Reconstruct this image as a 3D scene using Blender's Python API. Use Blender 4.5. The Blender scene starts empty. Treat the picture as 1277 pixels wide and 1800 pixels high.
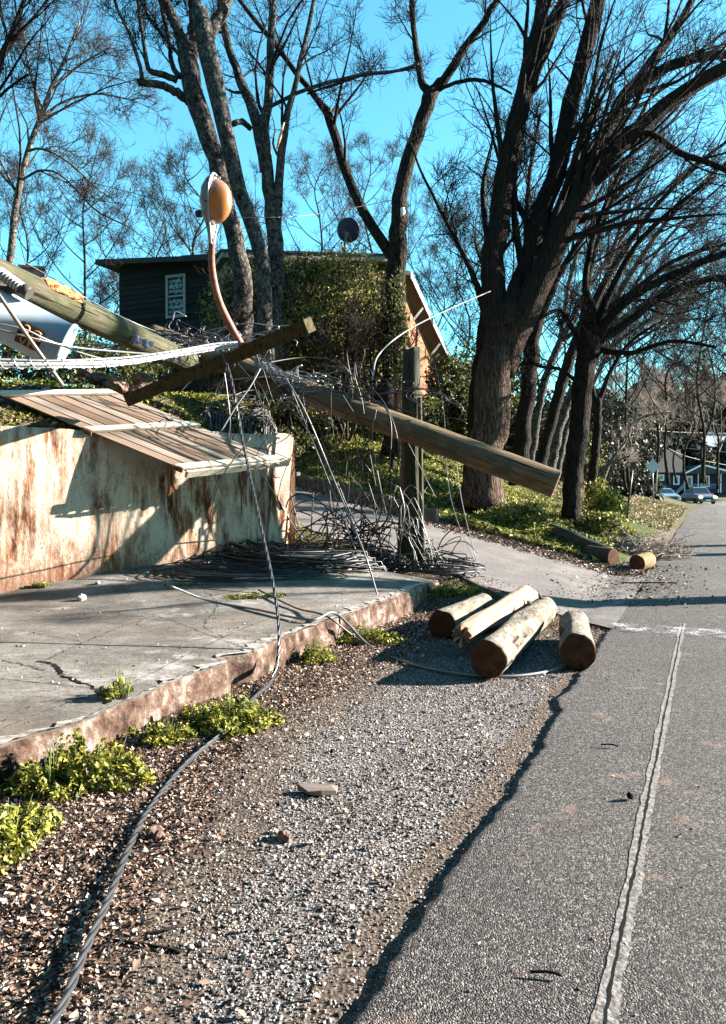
import bpy, bmesh, math, random
import numpy as np
from mathutils import Vector, Matrix, noise as mnoise
R_ = math.radians
rng = np.random.default_rng(7); random.seed(7)
SC = bpy.context.scene; COL = SC.collection
# ------------------------------------------------ camera
F = 1400.0; PX0, PY0 = 638.5, 900.0; PITCH = math.atan(43/1400.0); CZ = 1.6
cam = bpy.data.cameras.new('camera'); camo = bpy.data.objects.new('camera', cam); COL.objects.link(camo)
cam.sensor_fit = 'VERTICAL'; cam.sensor_height = 24; cam.lens = 24*F/1800; cam.clip_end = 2000; cam.clip_start = .05
camo.location = (0, 0, CZ); camo.rotation_euler = (math.pi/2-PITCH, 0, 0); SC.camera = camo
# ------------------------------------------------ sky, sun, exposure
SUN_AZ, SUN_EL = math.atan2(.985, .17), R_(19.5)
sdir = Vector((math.sin(SUN_AZ)*math.cos(SUN_EL), math.cos(SUN_AZ)*math.cos(SUN_EL), math.sin(SUN_EL)))
W = bpy.data.worlds.new('World'); SC.world = W; W.use_nodes = True
nt = W.node_tree; bg = nt.nodes['Background']; bg.inputs[1].default_value = 0.056
sky = nt.nodes.new('ShaderNodeTexSky'); sky.sky_type = 'NISHITA'; sky.sun_disc = False
sky.sun_elevation = SUN_EL; sky.sun_rotation = SUN_AZ; sky.dust_density = .15; sky.ozone_density = 1.2
mx = nt.nodes.new('ShaderNodeMix'); mx.data_type = 'RGBA'; mx.blend_type = 'MULTIPLY'; mx.inputs[0].default_value = 1
mx.inputs[7].default_value = (.50, 1.10, 1.10, 1)
nt.links.new(sky.outputs[0], mx.inputs[6]); nt.links.new(mx.outputs[2], bg.inputs[0])
sl = bpy.data.lights.new('sun', 'SUN'); sl.energy = 5; sl.angle = R_(.5); sl.color = (1, .90, .80)
so = bpy.data.objects.new('sun', sl); COL.objects.link(so); so.location = (20, -5, 20)
so.rotation_euler = sdir.to_track_quat('Z', 'Y').to_euler()
SC.view_settings.view_transform = 'Standard'; SC.view_settings.look = 'None'; SC.view_settings.gamma = 1
SC.view_settings.exposure = 2.75
SC.cycles.max_bounces = 5; SC.cycles.diffuse_bounces = 1; SC.cycles.transparent_max_bounces = 8
# ------------------------------------------------ pixel <-> world (build-time layout only)
cp, sp_ = math.cos(PITCH), math.sin(PITCH)
def ray(px, py):
    a = (px-PX0)/F; b = (PY0-py)/F
    return np.array([a, cp+b*sp_, -sp_+b*cp])
def at(px, py, Y):
    d = ray(px, py); return np.array([0, 0, CZ]) + d*(Y/d[1])
def G(px, py, z=0.0):
    d = ray(px, py); return np.array([0, 0, CZ]) + d*((z-CZ)/d[2])
# street frame: u metres left of the asphalt edge, v metres along it
DX, DY = .395, .919
def uv(x, y): return -((x+.05)*DY-(y-2.375)*DX), (x+.05)*DX+(y-2.375)*DY
def xy(u, v): return -.05-u*DY+v*DX, 2.375+u*DX+v*DY
def sst(t): t = np.clip(t, 0, 1); return t*t*(3-2*t)
WA = np.array([-4.51, 9.9]); WB = np.array([-1.04, 12.14]); WD = (WB-WA)/np.linalg.norm(WB-WA); WN = np.array([WD[1], -WD[0]])
def vnear(u): return 8.0+.42*u+.01*u*u
def vfar(u): return 13.2+.25*u
def hbank(u): return np.where(u < 0, 0, np.where(u < 4, .27*u, 1.08+np.where(u < 8.5, .46*(u-4), 2.07+.06*(u-8.5))))
def slabz(u, v): return .2+.014*v+.04*np.maximum(0, v-5)*(u-2.45)
def nz(x, y, s=1.0, k=0):
    return (np.sin(x*1.7*s+k)*np.cos(y*2.1*s+1.3*k)+.6*np.sin(x*3.9*s+y*2.7*s+k*2)+.35*np.sin(x*8.3*s-y*7.1*s+k))/1.95
def wdist(x, y): return (x-WA[0])*WN[0]+(y-WA[1])*WN[1]        # >0 street side of the retaining wall
def ground_h(x, y):
    u, v = uv(x, y)
    hd = np.clip(u-.5, 0, 11)*(.16+.048*sst((v-vnear(u))/np.maximum(1, vfar(u)-vnear(u))))
    street = np.where(u > -.15, -.004, -.02)+.010*nz(x, y, .8)*(u > .3)
    h = street+(hd-street)*sst((v-(vnear(u)-1.9))/1.9)*(u > 0)
    s = v-vfar(u)
    hb = hbank(u)+.05*nz(x, y, .7, 3)*(u > .3)
    h = np.where(s > 0, h+(hb-h)*sst(s/(1.9+.22*np.clip(u, 0, 10))), h)
    # verge slopes gently up on the far side, hill far away on the left
    h = h+np.where(u > 12, 1, 0)*sst((u-12)/25)*2.5*sst((v-20)/10)
    d = wdist(x, y)
    yard = 2.27+.75*np.clip(-d, 0, .9)+.12*np.clip(-d-.9, 0, 9)+.06*nz(x, y, .9, 1)
    vr = 8.58+.79*(u-4.77)
    k = sst(-d/.25)*sst((vr-v)/.3)
    h = np.where((d < 0) & (v < vr), h+(yard-h)*k, h)
    inslab = (u > 2.5) & (v < 8.35) & (d > -.15)
    h = np.where(inslab, np.minimum(h, slabz(u, v)-.14), h)
    # wooded hill beyond the far houses and gentle right side
    far = sst((y-100)/90)*14*sst((x+60)/60)
    h = h+far
    return h
def surf(x, y):
    u, v = uv(x, y)
    s = (u > 2.5) & (v < 8.35) & (wdist(x, y) > 0)
    rd = (u < 0)
    return np.where(s, slabz(u, v), np.where(rd, .035, ground_h(x, y)))
def on(px, py, lift=0.0):
    # march the ray to the surface
    d = ray(px, py); o = np.array([0, 0, CZ]); t = 1.5
    while t < 120:
        p = o+d*t
        if p[2] <= float(surf(p[0], p[1])): break
        t += .02+t*.002
    return np.array([p[0], p[1], float(surf(p[0], p[1]))+lift])
# ------------------------------------------------ object helpers
def tag(o, label=None, cat=None, group=None, kind=None):
    if label: o['label'] = label
    if cat: o['category'] = cat
    if group: o['group'] = group
    if kind: o['kind'] = kind
    return o
def thing(name, label, cat, loc=(0, 0, 0), group=None):
    o = bpy.data.objects.new(name, None); COL.objects.link(o); o.location = [float(c) for c in loc]
    o.empty_display_size = .2
    return tag(o, label, cat, group)
def link(name, me, mat, parent=None):
    o = bpy.data.objects.new(name, me); COL.objects.link(o)
    if mat and not me.materials: me.materials.append(mat)
    if parent:
        o.parent = parent; l = parent
        off = Vector((0, 0, 0))
        while l: off += l.location; l = l.parent
        me.transform(Matrix.Translation(-off))
    return o
def npmesh(name, V, Fc, smooth=False):
    V = np.asarray(V, dtype=np.float32).reshape(-1, 3); Fc = np.asarray(Fc, dtype=np.int32)
    me = bpy.data.meshes.new(name); k = Fc.shape[1]; n = len(Fc)
    me.vertices.add(len(V)); me.vertices.foreach_set('co', V.ravel())
    me.loops.add(n*k); me.loops.foreach_set('vertex_index', Fc.ravel())
    me.polygons.add(n); me.polygons.foreach_set('loop_start', np.arange(0, n*k, k, dtype=np.int32))
    me.polygons.foreach_set('loop_total', np.full(n, k, dtype=np.int32))
    if smooth: me.polygons.foreach_set('use_smooth', np.ones(n, dtype=bool))
    me.update(calc_edges=True); return me
class MB:
    def __init__(s): s.v = []; s.f = []; s.sm = []
    def add(s, vs, fs, sm=False):
        b = len(s.v); s.v += [tuple(map(float, v)) for v in vs]; s.f += [tuple(b+i for i in f) for f in fs]; s.sm += [sm]*len(fs); return s
    def hexa(s, p):   # 8 points: bottom 4 ccw, top 4 ccw
        return s.add(p, [(3, 2, 1, 0), (4, 5, 6, 7), (0, 1, 5, 4), (1, 2, 6, 5), (2, 3, 7, 6), (3, 0, 4, 7)])
    def box(s, c, sz, rot=None, M=None):
        P = [Vector((x*sz[0]/2, y*sz[1]/2, z*sz[2]/2)) for z in (-1, 1) for x, y in ((-1, -1), (1, -1), (1, 1), (-1, 1))]
        m = M if M is not None else Matrix.Rotation(rot or 0, 3, 'Z')
        return s.hexa([Vector(c)+m @ p for p in P])
    def beam(s, a, b, w, h, up=(0, 0, 1)):
        a, b = Vector([float(i) for i in a]), Vector([float(i) for i in b]); t = (b-a).normalized(); r = t.cross(Vector(up)).normalized(); n = r.cross(t)
        P = []
        for q in (a, b): P += [q-r*w/2-n*h/2, q+r*w/2-n*h/2, q+r*w/2+n*h/2, q-r*w/2+n*h/2]
        return s.hexa(P)
    def tube(s, pts, rad, k=8, cap=True, wob=0, seed=0):
        P = [Vector([float(i) for i in p]) for p in pts]; n = len(P)
        rad = [rad]*n if not hasattr(rad, '__len__') else rad
        b = []; fs = []; prev = None
        for i in range(n):
            t = (P[min(i+1, n-1)]-P[max(i-1, 0)]).normalized()
            if prev is None: r = t.orthogonal().normalized()
            else: r = (prev-t*prev.dot(t)).normalized()
            prev = r; q = t.cross(r)
            for j in range(k):
                a = 2*math.pi*j/k; rr = rad[i]
                if wob: rr *= 1+wob*mnoise.noise(Vector((math.cos(a)*1.5+seed, math.sin(a)*1.5, i*.35)))
                b.append(P[i]+(r*math.cos(a)+q*math.sin(a))*rr)
        for i in range(n-1):
            for j in range(k): fs.append((i*k+j, i*k+(j+1) % k, (i+1)*k+(j+1) % k, (i+1)*k+j))
        s.add(b, fs, True)
        if cap:
            s.f.append(tuple(len(s.v)-len(b)+j for j in range(k))[::-1]); s.sm.append(False)
            s.f.append(tuple(len(s.v)-k+j for j in range(k))); s.sm.append(False)
        return s
    def build(s, name, mat, parent=None, bevel=0, mats=None):
        me = bpy.data.meshes.new(name); me.from_pydata(s.v, [], s.f); me.update()
        me.polygons.foreach_set('use_smooth', s.sm)
        o = link(name, me, mat, parent)
        if bevel:
            m = o.modifiers.new('bevel', 'BEVEL'); m.width = bevel; m.segments = 2; m.limit_method = 'ANGLE'; m.angle_limit = .7
        return o
def catmull(P, n):
    P = np.asarray(P, float); m = len(P)
    if m < 3: return np.array([P[0]+(P[-1]-P[0])*t for t in np.linspace(0, 1, n)])
    Q = np.vstack([2*P[0]-P[1], P, 2*P[-1]-P[-2]]); out = []
    for t in np.linspace(0, m-1-1e-6, n):
        i = int(t); f = t-i; a, b, c, d = Q[i], Q[i+1], Q[i+2], Q[i+3]
        out.append(.5*((2*b)+(-a+c)*f+(2*a-5*b+4*c-d)*f*f+(-a+3*b-3*c+d)*f**3))
    return np.array(out)
def batch_tubes(P, Rr, k):
    """P (B,N,3), Rr (B,N) -> verts, quads"""
    B, N, _ = P.shape
    T = np.gradient(P, axis=1); T /= np.linalg.norm(T, axis=2, keepdims=True)+1e-9
    ref = np.where(np.abs(T[:, :1, 2:3]) > .9, np.array([1., 0, 0]), np.array([0, 0, 1.]))*np.ones((B, N, 1))
    r = np.cross(T, ref); r /= np.linalg.norm(r, axis=2, keepdims=True)+1e-9; q = np.cross(T, r)
    a = np.arange(k)*2*math.pi/k
    V = P[:, :, None, :]+(r[:, :, None, :]*np.cos(a)[None, None, :, None]+q[:, :, None, :]*np.sin(a)[None, None, :, None])*Rr[:, :, None, None]
    b = (np.arange(B)*N*k)[:, None, None]; i = (np.arange(N-1)*k)[None, :, None]; j = np.arange(k)[None, None, :]; j2 = (j+1) % k
    Fc = np.stack([b+i+j, b+i+j2, b+i+k+j2, b+i+k+j], axis=-1).reshape(-1, 4)
    return V.reshape(-1, 3), Fc
def merge(parts):
    V = []; Fq = []; o = 0
    for v, f in parts:
        if len(v) == 0: continue
        V.append(v); Fq.append(f+o); o += len(v)
    return np.vstack(V), np.vstack(Fq)
def nrm(v): return v/(np.linalg.norm(v, axis=-1, keepdims=True)+1e-9)
# ------------------------------------------------ materials
def NM(name, rough=.8, spec=.3):
    m = bpy.data.materials.new(name); m.use_nodes = True; t = m.node_tree; b = t.nodes['Principled BSDF']
    b.inputs['Roughness'].default_value = rough; b.inputs['Specular IOR Level'].default_value = spec
    return m, t, b
class N:
    """tiny node-graph helper"""
    def __init__(s, t):
        s.t = t; s.tc = t.nodes.new('ShaderNodeTexCoord'); s.geo = t.nodes.new('ShaderNodeNewGeometry')
    def co(s, scale=(1, 1, 1), rot=(0, 0, 0), src='Object'):
        m = s.t.nodes.new('ShaderNodeMapping'); m.inputs['Scale'].default_value = scale; m.inputs['Rotation'].default_value = rot
        s.t.links.new(s.tc.outputs[src], m.inputs[0]); return m.outputs[0]
    def noise(s, sc, det=4, co=None, ro=.55, dist=0):
        n = s.t.nodes.new('ShaderNodeTexNoise'); n.inputs['Scale'].default_value = sc; n.inputs['Detail'].default_value = det
        n.inputs['Roughness'].default_value = ro; n.inputs['Distortion'].default_value = dist
        s.t.links.new(co or s.tc.outputs['Object'], n.inputs['Vector']); return n.outputs['Fac']
    def vor(s, sc, co=None, feat='F1', out=0, rnd=1):
        n = s.t.nodes.new('ShaderNodeTexVoronoi'); n.inputs['Scale'].default_value = sc; n.feature = feat; n.inputs['Randomness'].default_value = rnd
        s.t.links.new(co or s.tc.outputs['Object'], n.inputs['Vector']); return n.outputs[out]
    def wave(s, sc, dist, co=None, kind='BANDS', d='X'):
        n = s.t.nodes.new('ShaderNodeTexWave'); n.wave_type = kind; n.inputs['Scale'].default_value = sc; n.inputs['Distortion'].default_value = dist
        if kind == 'BANDS': n.bands_direction = d
        s.t.links.new(co or s.tc.outputs['Object'], n.inputs['Vector']); return n.outputs['Fac']
    def ramp(s, x, stops):
        n = s.t.nodes.new('ShaderNodeValToRGB'); e = n.color_ramp.elements
        while len(e) < len(stops): e.new(.5)
        for i, (p, c) in enumerate(stops):
            e[i].position = p; e[i].color = (c[0], c[1], c[2], 1) if hasattr(c, '__len__') else (c, c, c, 1)
        s.t.links.new(x, n.inputs[0]); return n.outputs[0]
    def mix(s, f, a, b, mode='MIX'):
        n = s.t.nodes.new('ShaderNodeMix'); n.data_type = 'RGBA'; n.blend_type = mode
        for i, x in ((0, f), (6, a), (7, b)):
            if isinstance(x, (int, float)): n.inputs[i].default_value = x if i == 0 else (x, x, x, 1)
            elif isinstance(x, tuple): n.inputs[i].default_value = (*x, 1)
            else: s.t.links.new(x, n.inputs[i])
        return n.outputs[2]
    def math(s, op, a, b=0.0):
        n = s.t.nodes.new('ShaderNodeMath'); n.operation = op
        for i, x in ((0, a), (1, b)):
            if isinstance(x, (int, float)): n.inputs[i].default_value = x
            else: s.t.links.new(x, n.inputs[i])
        return n.outputs[0]
    def attr(s, name):
        n = s.t.nodes.new('ShaderNodeAttribute'); n.attribute_name = name; return n
    def bump(s, b, h, dist, st=1.0, prev=None):
        n = s.t.nodes.new('ShaderNodeBump'); n.inputs['Strength'].default_value = st; n.inputs['Distance'].default_value = dist
        s.t.links.new(h, n.inputs['Height'])
        if prev: s.t.links.new(prev, n.inputs['Normal'])
        s.t.links.new(n.outputs[0], b.inputs['Normal']); return n.outputs[0]
    def col(s, b, c): s.t.links.new(c, b.inputs['Base Color'])
def simple(name, stops, sc=3, det=5, co=(1, 1, 1), bump=.01, rough=.8, spec=.3, metal=0, bsc=None):
    m, t, b = NM(name, rough, spec); n = N(t); c = n.co(co)
    f = n.noise(sc, det, c, .65); n.col(b, n.ramp(f, stops)); b.inputs['Metallic'].default_value = metal
    if bump: n.bump(b, n.noise(bsc or sc*3, 6, c, .7), bump)
    return m
def foliage(name, cols, scale=1.5):
    m, t, b = NM(name, .55, .35); n = N(t)
    r = n.noise(scale, 3, n.geo.outputs['Position']); r2 = n.geo.outputs['Random Per Island']
    f = n.mix(.6, r, r2); n.col(b, n.ramp(f, cols))
    tr = t.nodes.new('ShaderNodeBsdfTranslucent'); ms = t.nodes.new('ShaderNodeMixShader'); ms.inputs[0].default_value = .25
    t.links.new(n.ramp(f, cols), tr.inputs[0]); out = t.nodes['Material Output']
    t.links.new(b.outputs[0], ms.inputs[1]); t.links.new(tr.outputs[0], ms.inputs[2]); t.links.new(ms.outputs[0], out.inputs[0]); return m
def flat(name, c, rough=.6, spec=.3, metal=0, var=.15):
    return simple(name, [(.3, tuple(x*(1-var) for x in c)), (.7, tuple(min(1, x*(1+var)) for x in c))], 8, 4, rough=rough, spec=spec, metal=metal, bump=0)
M = {}
def mk_bark(name, dark, light, furrow=.03, sc=14, patch=None, st=.13, zf=None):
    m, t, b = NM(name, .95, .1); n = N(t)
    c = n.co((1, 1, st)); v = n.noise(sc, 6, c, .7, .4); v2 = n.vor(sc*.9, n.co((1, 1, st*1.3)), 'DISTANCE_TO_EDGE')
    base = n.ramp(v, [(.36, dark), (.62, light)])
    base = n.mix(n.ramp(v2, [(0, .75), (.12, 0)]), base, tuple(d*.5 for d in dark))
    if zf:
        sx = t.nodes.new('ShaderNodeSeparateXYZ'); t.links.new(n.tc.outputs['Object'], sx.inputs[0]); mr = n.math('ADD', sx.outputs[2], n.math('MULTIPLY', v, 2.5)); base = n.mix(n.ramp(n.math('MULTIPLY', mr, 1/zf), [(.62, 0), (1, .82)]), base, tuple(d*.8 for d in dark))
    if patch: base = n.mix(n.ramp(n.noise(1.6, 3), [(.5, 0), (.62, 1)]), base, patch)
    n.col(b, base); hgt = n.math('ADD', v, n.math('MULTIPLY', n.math('MINIMUM', v2, .25), 2.2)); n.bump(b, hgt, furrow); return m
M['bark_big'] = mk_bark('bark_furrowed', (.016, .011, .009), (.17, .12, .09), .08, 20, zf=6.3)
M['bark_dark'] = mk_bark('bark_dark', (.006, .005, .004), (.034, .027, .022), .03, 18, st=.2)
M['bark_grey'] = mk_bark('bark_grey', (.008, .007, .006), (.12, .11, .10), .02, 9, st=.7)
M['bark_pale'] = mk_bark('bark_pale', (.03, .025, .02), (.20, .18, .155), .01, 9, st=.6)
M['bark_ivy'] = mk_bark('bark_mixed', (.006, .005, .004), (.045, .038, .03), .03, 14, st=.3)
M['twig_dark'] = flat('twig_dark', (.018, .014, .012), .9, .1)
M['twig_black'] = flat('twig_black', (.014, .011, .010), .9, .1)
M['twig_brown'] = flat('twig_brown', (.035, .026, .022), .9, .1)
M['twig_pale'] = flat('twig_pale', (.25, .21, .18), .9, .1)
# weathered utility pole wood
def mk_polewood(name, a, bcol, moss=None, sc=10, axis='Z', bump=.008, stz=.06):
    m, t, b = NM(name, .85, .2); n = N(t)
    S = {'Z': (1, 1, stz), 'X': (.06, 1, 1), 'Y': (1, .06, 1)}[axis]
    g = n.noise(sc*3, 7, n.co(S), .7); p = n.noise(3.0, 4)
    base = n.ramp(g, [(.33, a), (.66, bcol)])
    crack = n.ramp(n.noise(sc*2.2, 3, n.co(tuple(x*(.5 if x < 1 else 1) for x in S)), .5), [(.34, 1), (.385, 0)])
    if moss: base = n.mix(n.ramp(p, [(.45, 0), (.6, .8)]), base, moss)
    base = n.mix(crack, base, tuple(x*.25 for x in a)); n.col(b, base)
    n.bump(b, n.math('SUBTRACT', g, n.math('MULTIPLY', crack, .8)), bump); return m
# ================================================= SETTING
# ---- ground material: gravel, litter, dirt, grass weights come from a zone attribute
m, t, b = NM('ground_soil', .95, .1); n = N(t); P = n.geo.outputs['Position']
z = n.attr('zone'); sep = t.nodes.new('ShaderNodeSeparateColor'); t.links.new(z.outputs['Color'], sep.inputs[0])
litter = n.ramp(n.vor(70, P, out=1), [(.15, (.03, .018, .012)), (.45, (.10, .062, .042)), (.75, (.24, .17, .13)), (.93, (.45, .37, .31))])
litter = n.mix(n.ramp(n.noise(30, 6, P), [(.35, .9), (.55, 0)]), litter, (.02, .012, .008))
gv = n.vor(85, P, out=1); grav = n.ramp(gv, [(.1, (.035, .03, .028)), (.4, (.15, .135, .13)), (.7, (.24, .22, .21)), (.95, (.42, .40, .38))])
grav = n.mix(n.ramp(n.vor(85, P, 'DISTANCE_TO_EDGE'), [(0, .9), (.09, 0)]), grav, (.02, .018, .016))
dirt = n.ramp(n.noise(26, 8, P, .75), [(.32, (.03, .022, .017)), (.52, (.12, .095, .076)), (.72, (.25, .205, .17))])
grass = n.ramp(n.noise(14, 8, P, .8), [(.3, (.012, .016, .006)), (.5, (.06, .075, .02)), (.7, (.15, .17, .045))])
edge = n.noise(5, 6, P, .7)
def thr(ch):
    return n.ramp(n.math('ADD', n.math('MULTIPLY', sep.outputs[ch], 1.0), n.math('MULTIPLY', n.math('SUBTRACT', edge, .5), .9)), [(.42, 0), (.58, 1)])
c = n.mix(thr(0), dirt, grav); c = n.mix(thr(1), c, litter); c = n.mix(thr(2), c, grass)
n.col(b, c); hh = n.math('ADD', n.noise(55, 6, P, .7), n.math('MULTIPLY', n.vor(60, P), .8)); n.bump(b, hh, .02)
M['ground'] = m
# ---- asphalt
m, t, b = NM('asphalt', .9, .25); n = N(t); P = n.geo.outputs['Position']
a1 = n.vor(150, P, out=1); ac = n.ramp(a1, [(.0, (.008, .007, .007)), (.35, (.04, .036, .034)), (.55, (.14, .128, .12)), (.8, (.24, .22, .21)), (.97, (.6, .57, .54))])
ac = n.mix(n.ramp(n.vor(150, P, 'DISTANCE_TO_EDGE'), [(0, .85), (.1, 0)]), ac, (.02, .02, .021))
big = n.noise(.45, 6, P, .65); ac = n.mix(n.ramp(big, [(.40, 0), (.62, .45)]), ac, (.055, .05, .048)); ac = n.mix(n.ramp(n.noise(.23, 4, n.co((1, .3, 1), (0, 0, -.4)), .6), [(.52, 0), (.7, .4)]), ac, (.24, .225, .215))
pit = n.ramp(n.noise(75, 3, P, .6), [(.37, .9), (.44, 0)]); ac = n.mix(pit, ac, (.012, .011, .010)); hi = n.ramp(n.noise(60, 3, n.co((1, 1, 1), (0, 0, 1)), .6), [(.60, 0), (.68, .6)]); ac = n.mix(hi, ac, (.42, .40, .38))
rust = n.math('MULTIPLY', n.ramp(n.noise(3.4, 4, P, .6), [(.62, 0), (.70, .6)]), 1.0)
ac = n.mix(rust, ac, (.33, .21, .16)); n.col(b, ac)
n.bump(b, n.math('ADD', n.math('MULTIPLY', n.vor(150, P), -1.0), n.noise(25, 6, P, .7)), .014); M['asphalt'] = m
m, t, b = NM('driveway_asphalt', .9, .2); n = N(t); P = n.geo.outputs['Position']
ac = n.ramp(n.noise(60, 6, P, .75), [(.3, (.05, .045, .043)), (.55, (.13, .12, .115)), (.8, (.26, .24, .23))])
ac = n.mix(n.ramp(n.noise(1.3, 5, P, .6), [(.42, 0), (.6, .5)]), ac, (.20, .185, .18))
ac = n.mix(n.ramp(n.noise(9, 5, P, .8), [(.60, 0), (.66, .7)]), ac, (.10, .068, .05)); ac = n.mix(n.ramp(n.noise(45, 4, P, .7), [(.36, .75), (.46, 0)]), ac, (.03, .027, .025)); n.col(b, ac)
n.bump(b, n.noise(40, 6, P, .8), .014); M['drive'] = m
# ---- ground sheet
def axis(segs):
    out = []
    for a, bb, st in segs: out += list(np.arange(a, bb-1e-6, st))
    out.append(segs[-1][1]); return np.array(out)
xs = axis([(-200, -40, 8), (-40, -12, 1.0), (-12, -7, .3), (-7, 7, .09), (7, 14, .2), (14, 40, .8), (40, 260, 8)])
ys = axis([(-20, 1, 1), (1, 16, .09), (16, 28, .2), (28, 60, .8), (60, 420, 6)])
X, Y = np.meshgrid(xs, ys, indexing='ij'); H = ground_h(X, Y)
U, Vv = uv(X, Y)
V = np.stack([X, Y, H], -1).reshape(-1, 3); nx, ny = len(xs), len(ys)
I = np.arange(nx*ny).reshape(nx, ny); Fq = np.stack([I[:-1, :-1], I[1:, :-1], I[1:, 1:], I[:-1, 1:]], -1).reshape(-1, 4)
me = npmesh('ground', V, Fq, True)
sN = Vv-vfar(U); dW = wdist(X, Y); sD = vnear(U)-Vv
ub = np.clip(.78+.36*Vv, .7, 1.6)
gravel = sst((ub-U)/.5)*sst((U+.02)/.3)*(Vv < 6.6)*.85+.25*(U < 0)
litt = np.clip((U-ub+.15)/.45, 0, 1)*(sN < 0)+np.exp(-((Vv-7.2)/1.2)**2)*np.clip(U/.6, 0, 1)*.9
litt = np.maximum(litt, ((sN > -.5) & (sN < 1.0))*.7*(U > .2)); gras = ((sN > .6) & (U > .5))*.75
gras = np.maximum(gras, (dW < -.05)*(U > 4.5)*(Vv < vfar(U)-2)*.52); gras = np.where((Vv > 30), .5, gras); litt = np.where(Vv > 30, .38, litt)
colr = np.stack([np.clip(gravel, 0, 1), np.clip(litt, 0, 1), np.clip(gras, 0, 1), np.ones_like(U)], -1).reshape(-1, 4)
ca = me.color_attributes.new('zone', 'FLOAT_COLOR', 'POINT'); ca.data.foreach_set('color', colr.astype(np.float32).ravel())
tag(link('ground', me, M['ground']), kind='structure')
# ---- road: thick sheet with a ragged broken left edge
vs = np.concatenate([np.arange(-6, 16, .03), np.arange(16, 60, .2), np.arange(60, 130, 2)])
gE = np.random.default_rng(8)
def sno(n_, k, a): q = gE.normal(0, 1, n_+k); c_ = np.convolve(q, np.ones(k)/k, 'valid')[:n_]; return a*c_/(c_.std()+1e-9)
eu = sno(len(vs), 60, .022)+sno(len(vs), 9, .012)+sno(len(vs), 2, .006)
prof = [(0, -.03), (-.012, .010), (-.07, .021), (-2.5, .045), (-7.2, .035), (-7.3, -.05)]
rows = []
for k, (du, zz) in enumerate(prof):
    uu = du+(eu if k < 3 else 0*eu); x_, y_ = xy(uu, vs); rows.append(np.stack([x_, y_, np.full_like(vs, zz)+0*uu], -1))
A = np.stack(rows, 0); I = np.arange(A.shape[0]*A.shape[1]).reshape(A.shape[:2])
Fq = np.stack([I[:-1, :-1], I[:-1, 1:], I[1:, 1:], I[1:, :-1]], -1).reshape(-1, 4)
tag(link('road', npmesh('road', A, Fq), M['asphalt']), kind='structure')
def rz(u): return np.interp(-u, [0, .05, 2.5, 7.2], [.012, .022, .045, .035])
# far cross street
# ---- driveway sheet
rows = []
for k in np.linspace(0, 1, 26):
    us = np.linspace(-.06, 11.5, 150); a_ = vnear(us)+.1*nz(us, us*0, 1.5); b_ = vfar(us)-.15+.1*nz(us, us*0, 1.3, 4)
    # flare where it meets the street
    a_ = a_-.9*np.exp(-(us/.9)**2); b_ = b_+.6*np.exp(-(us/.8)**2)
    vv = a_+(b_-a_)*k; x_, y_ = xy(us, vv); g = ground_h(x_, y_)
    rows.append(np.stack([x_, y_, np.maximum(g+.015, np.where(us < .3, .03, -9))+0*x_], -1))
A = np.stack(rows, 0); I = np.arange(A.shape[0]*A.shape[1]).reshape(A.shape[:2])
Fq = np.stack([I[:-1, :-1], I[1:, :-1], I[1:, 1:], I[:-1, 1:]], -1).reshape(-1, 4)
me = npmesh('driveway', A, Fq[:, ::-1], True)
tag(link('driveway', me, M['drive']), kind='structure')
# ---- seam along the road: sealed joint with a crack
m, t, b = NM('joint_sealant', .85, .3); n = N(t); P = n.geo.outputs['Position']
n.col(b, n.ramp(n.noise(40, 6, P, .8), [(.34, (.03, .028, .026)), (.5, (.14, .13, .12)), (.62, (.26, .245, .23)), (.8, (.42, .40, .38))])); n.bump(b, n.noise(60, 5, P), .006); M['seal'] = m
s0, s1 = G(1060, 1800, .05), G(1200, 1095, .05); u0, v0 = uv(s0[0], s0[1]); u1, v1 = uv(s1[0], s1[1])
vv = np.arange(v0-3, v1+.1, .02); uu = u0+(u1-u0)*(vv-v0)/(v1-v0)
def strip(name, uu, vv, w0, w1, dz, mat, parent=None):
    L = []
    for w in (w0, w1):
        x_, y_ = xy(uu+w, vv); L.append(np.stack([x_, y_, rz(uu+w)+dz], -1))
    A = np.stack(L, 0); I = np.arange(A.shape[0]*A.shape[1]).reshape(A.shape[:2])
    return link(name, npmesh(name, A, np.stack([I[:-1, :-1], I[1:, :-1], I[1:, 1:], I[:-1, 1:]], -1).reshape(-1, 4)[:, ::-1]), mat, parent)
jo = sno(len(vv), 12, .0035)+sno(len(vv), 3, .0015)
tag(strip('road_joint', uu, vv,   .030+jo, -.030+sno(len(vv), 14, .004)+sno(len(vv), 3, .003), .0015, M['seal']), 'pale sealed joint with a dark crack running along the asphalt street', 'road joint', kind='structure')
M['crackm'] = flat('crack_black', (.012, .011, .01), .95, .05)
cj = .004*nz(vv, vv*0, 2.5, 5)+.003*nz(vv, vv*0, 30); cw = .004+.006*np.clip(nz(vv, vv*0, 4, 1), 0, 1)
tag(strip('road_crack', uu, vv, cj+cw, cj-cw, .003, M['crackm']), kind='structure')
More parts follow.
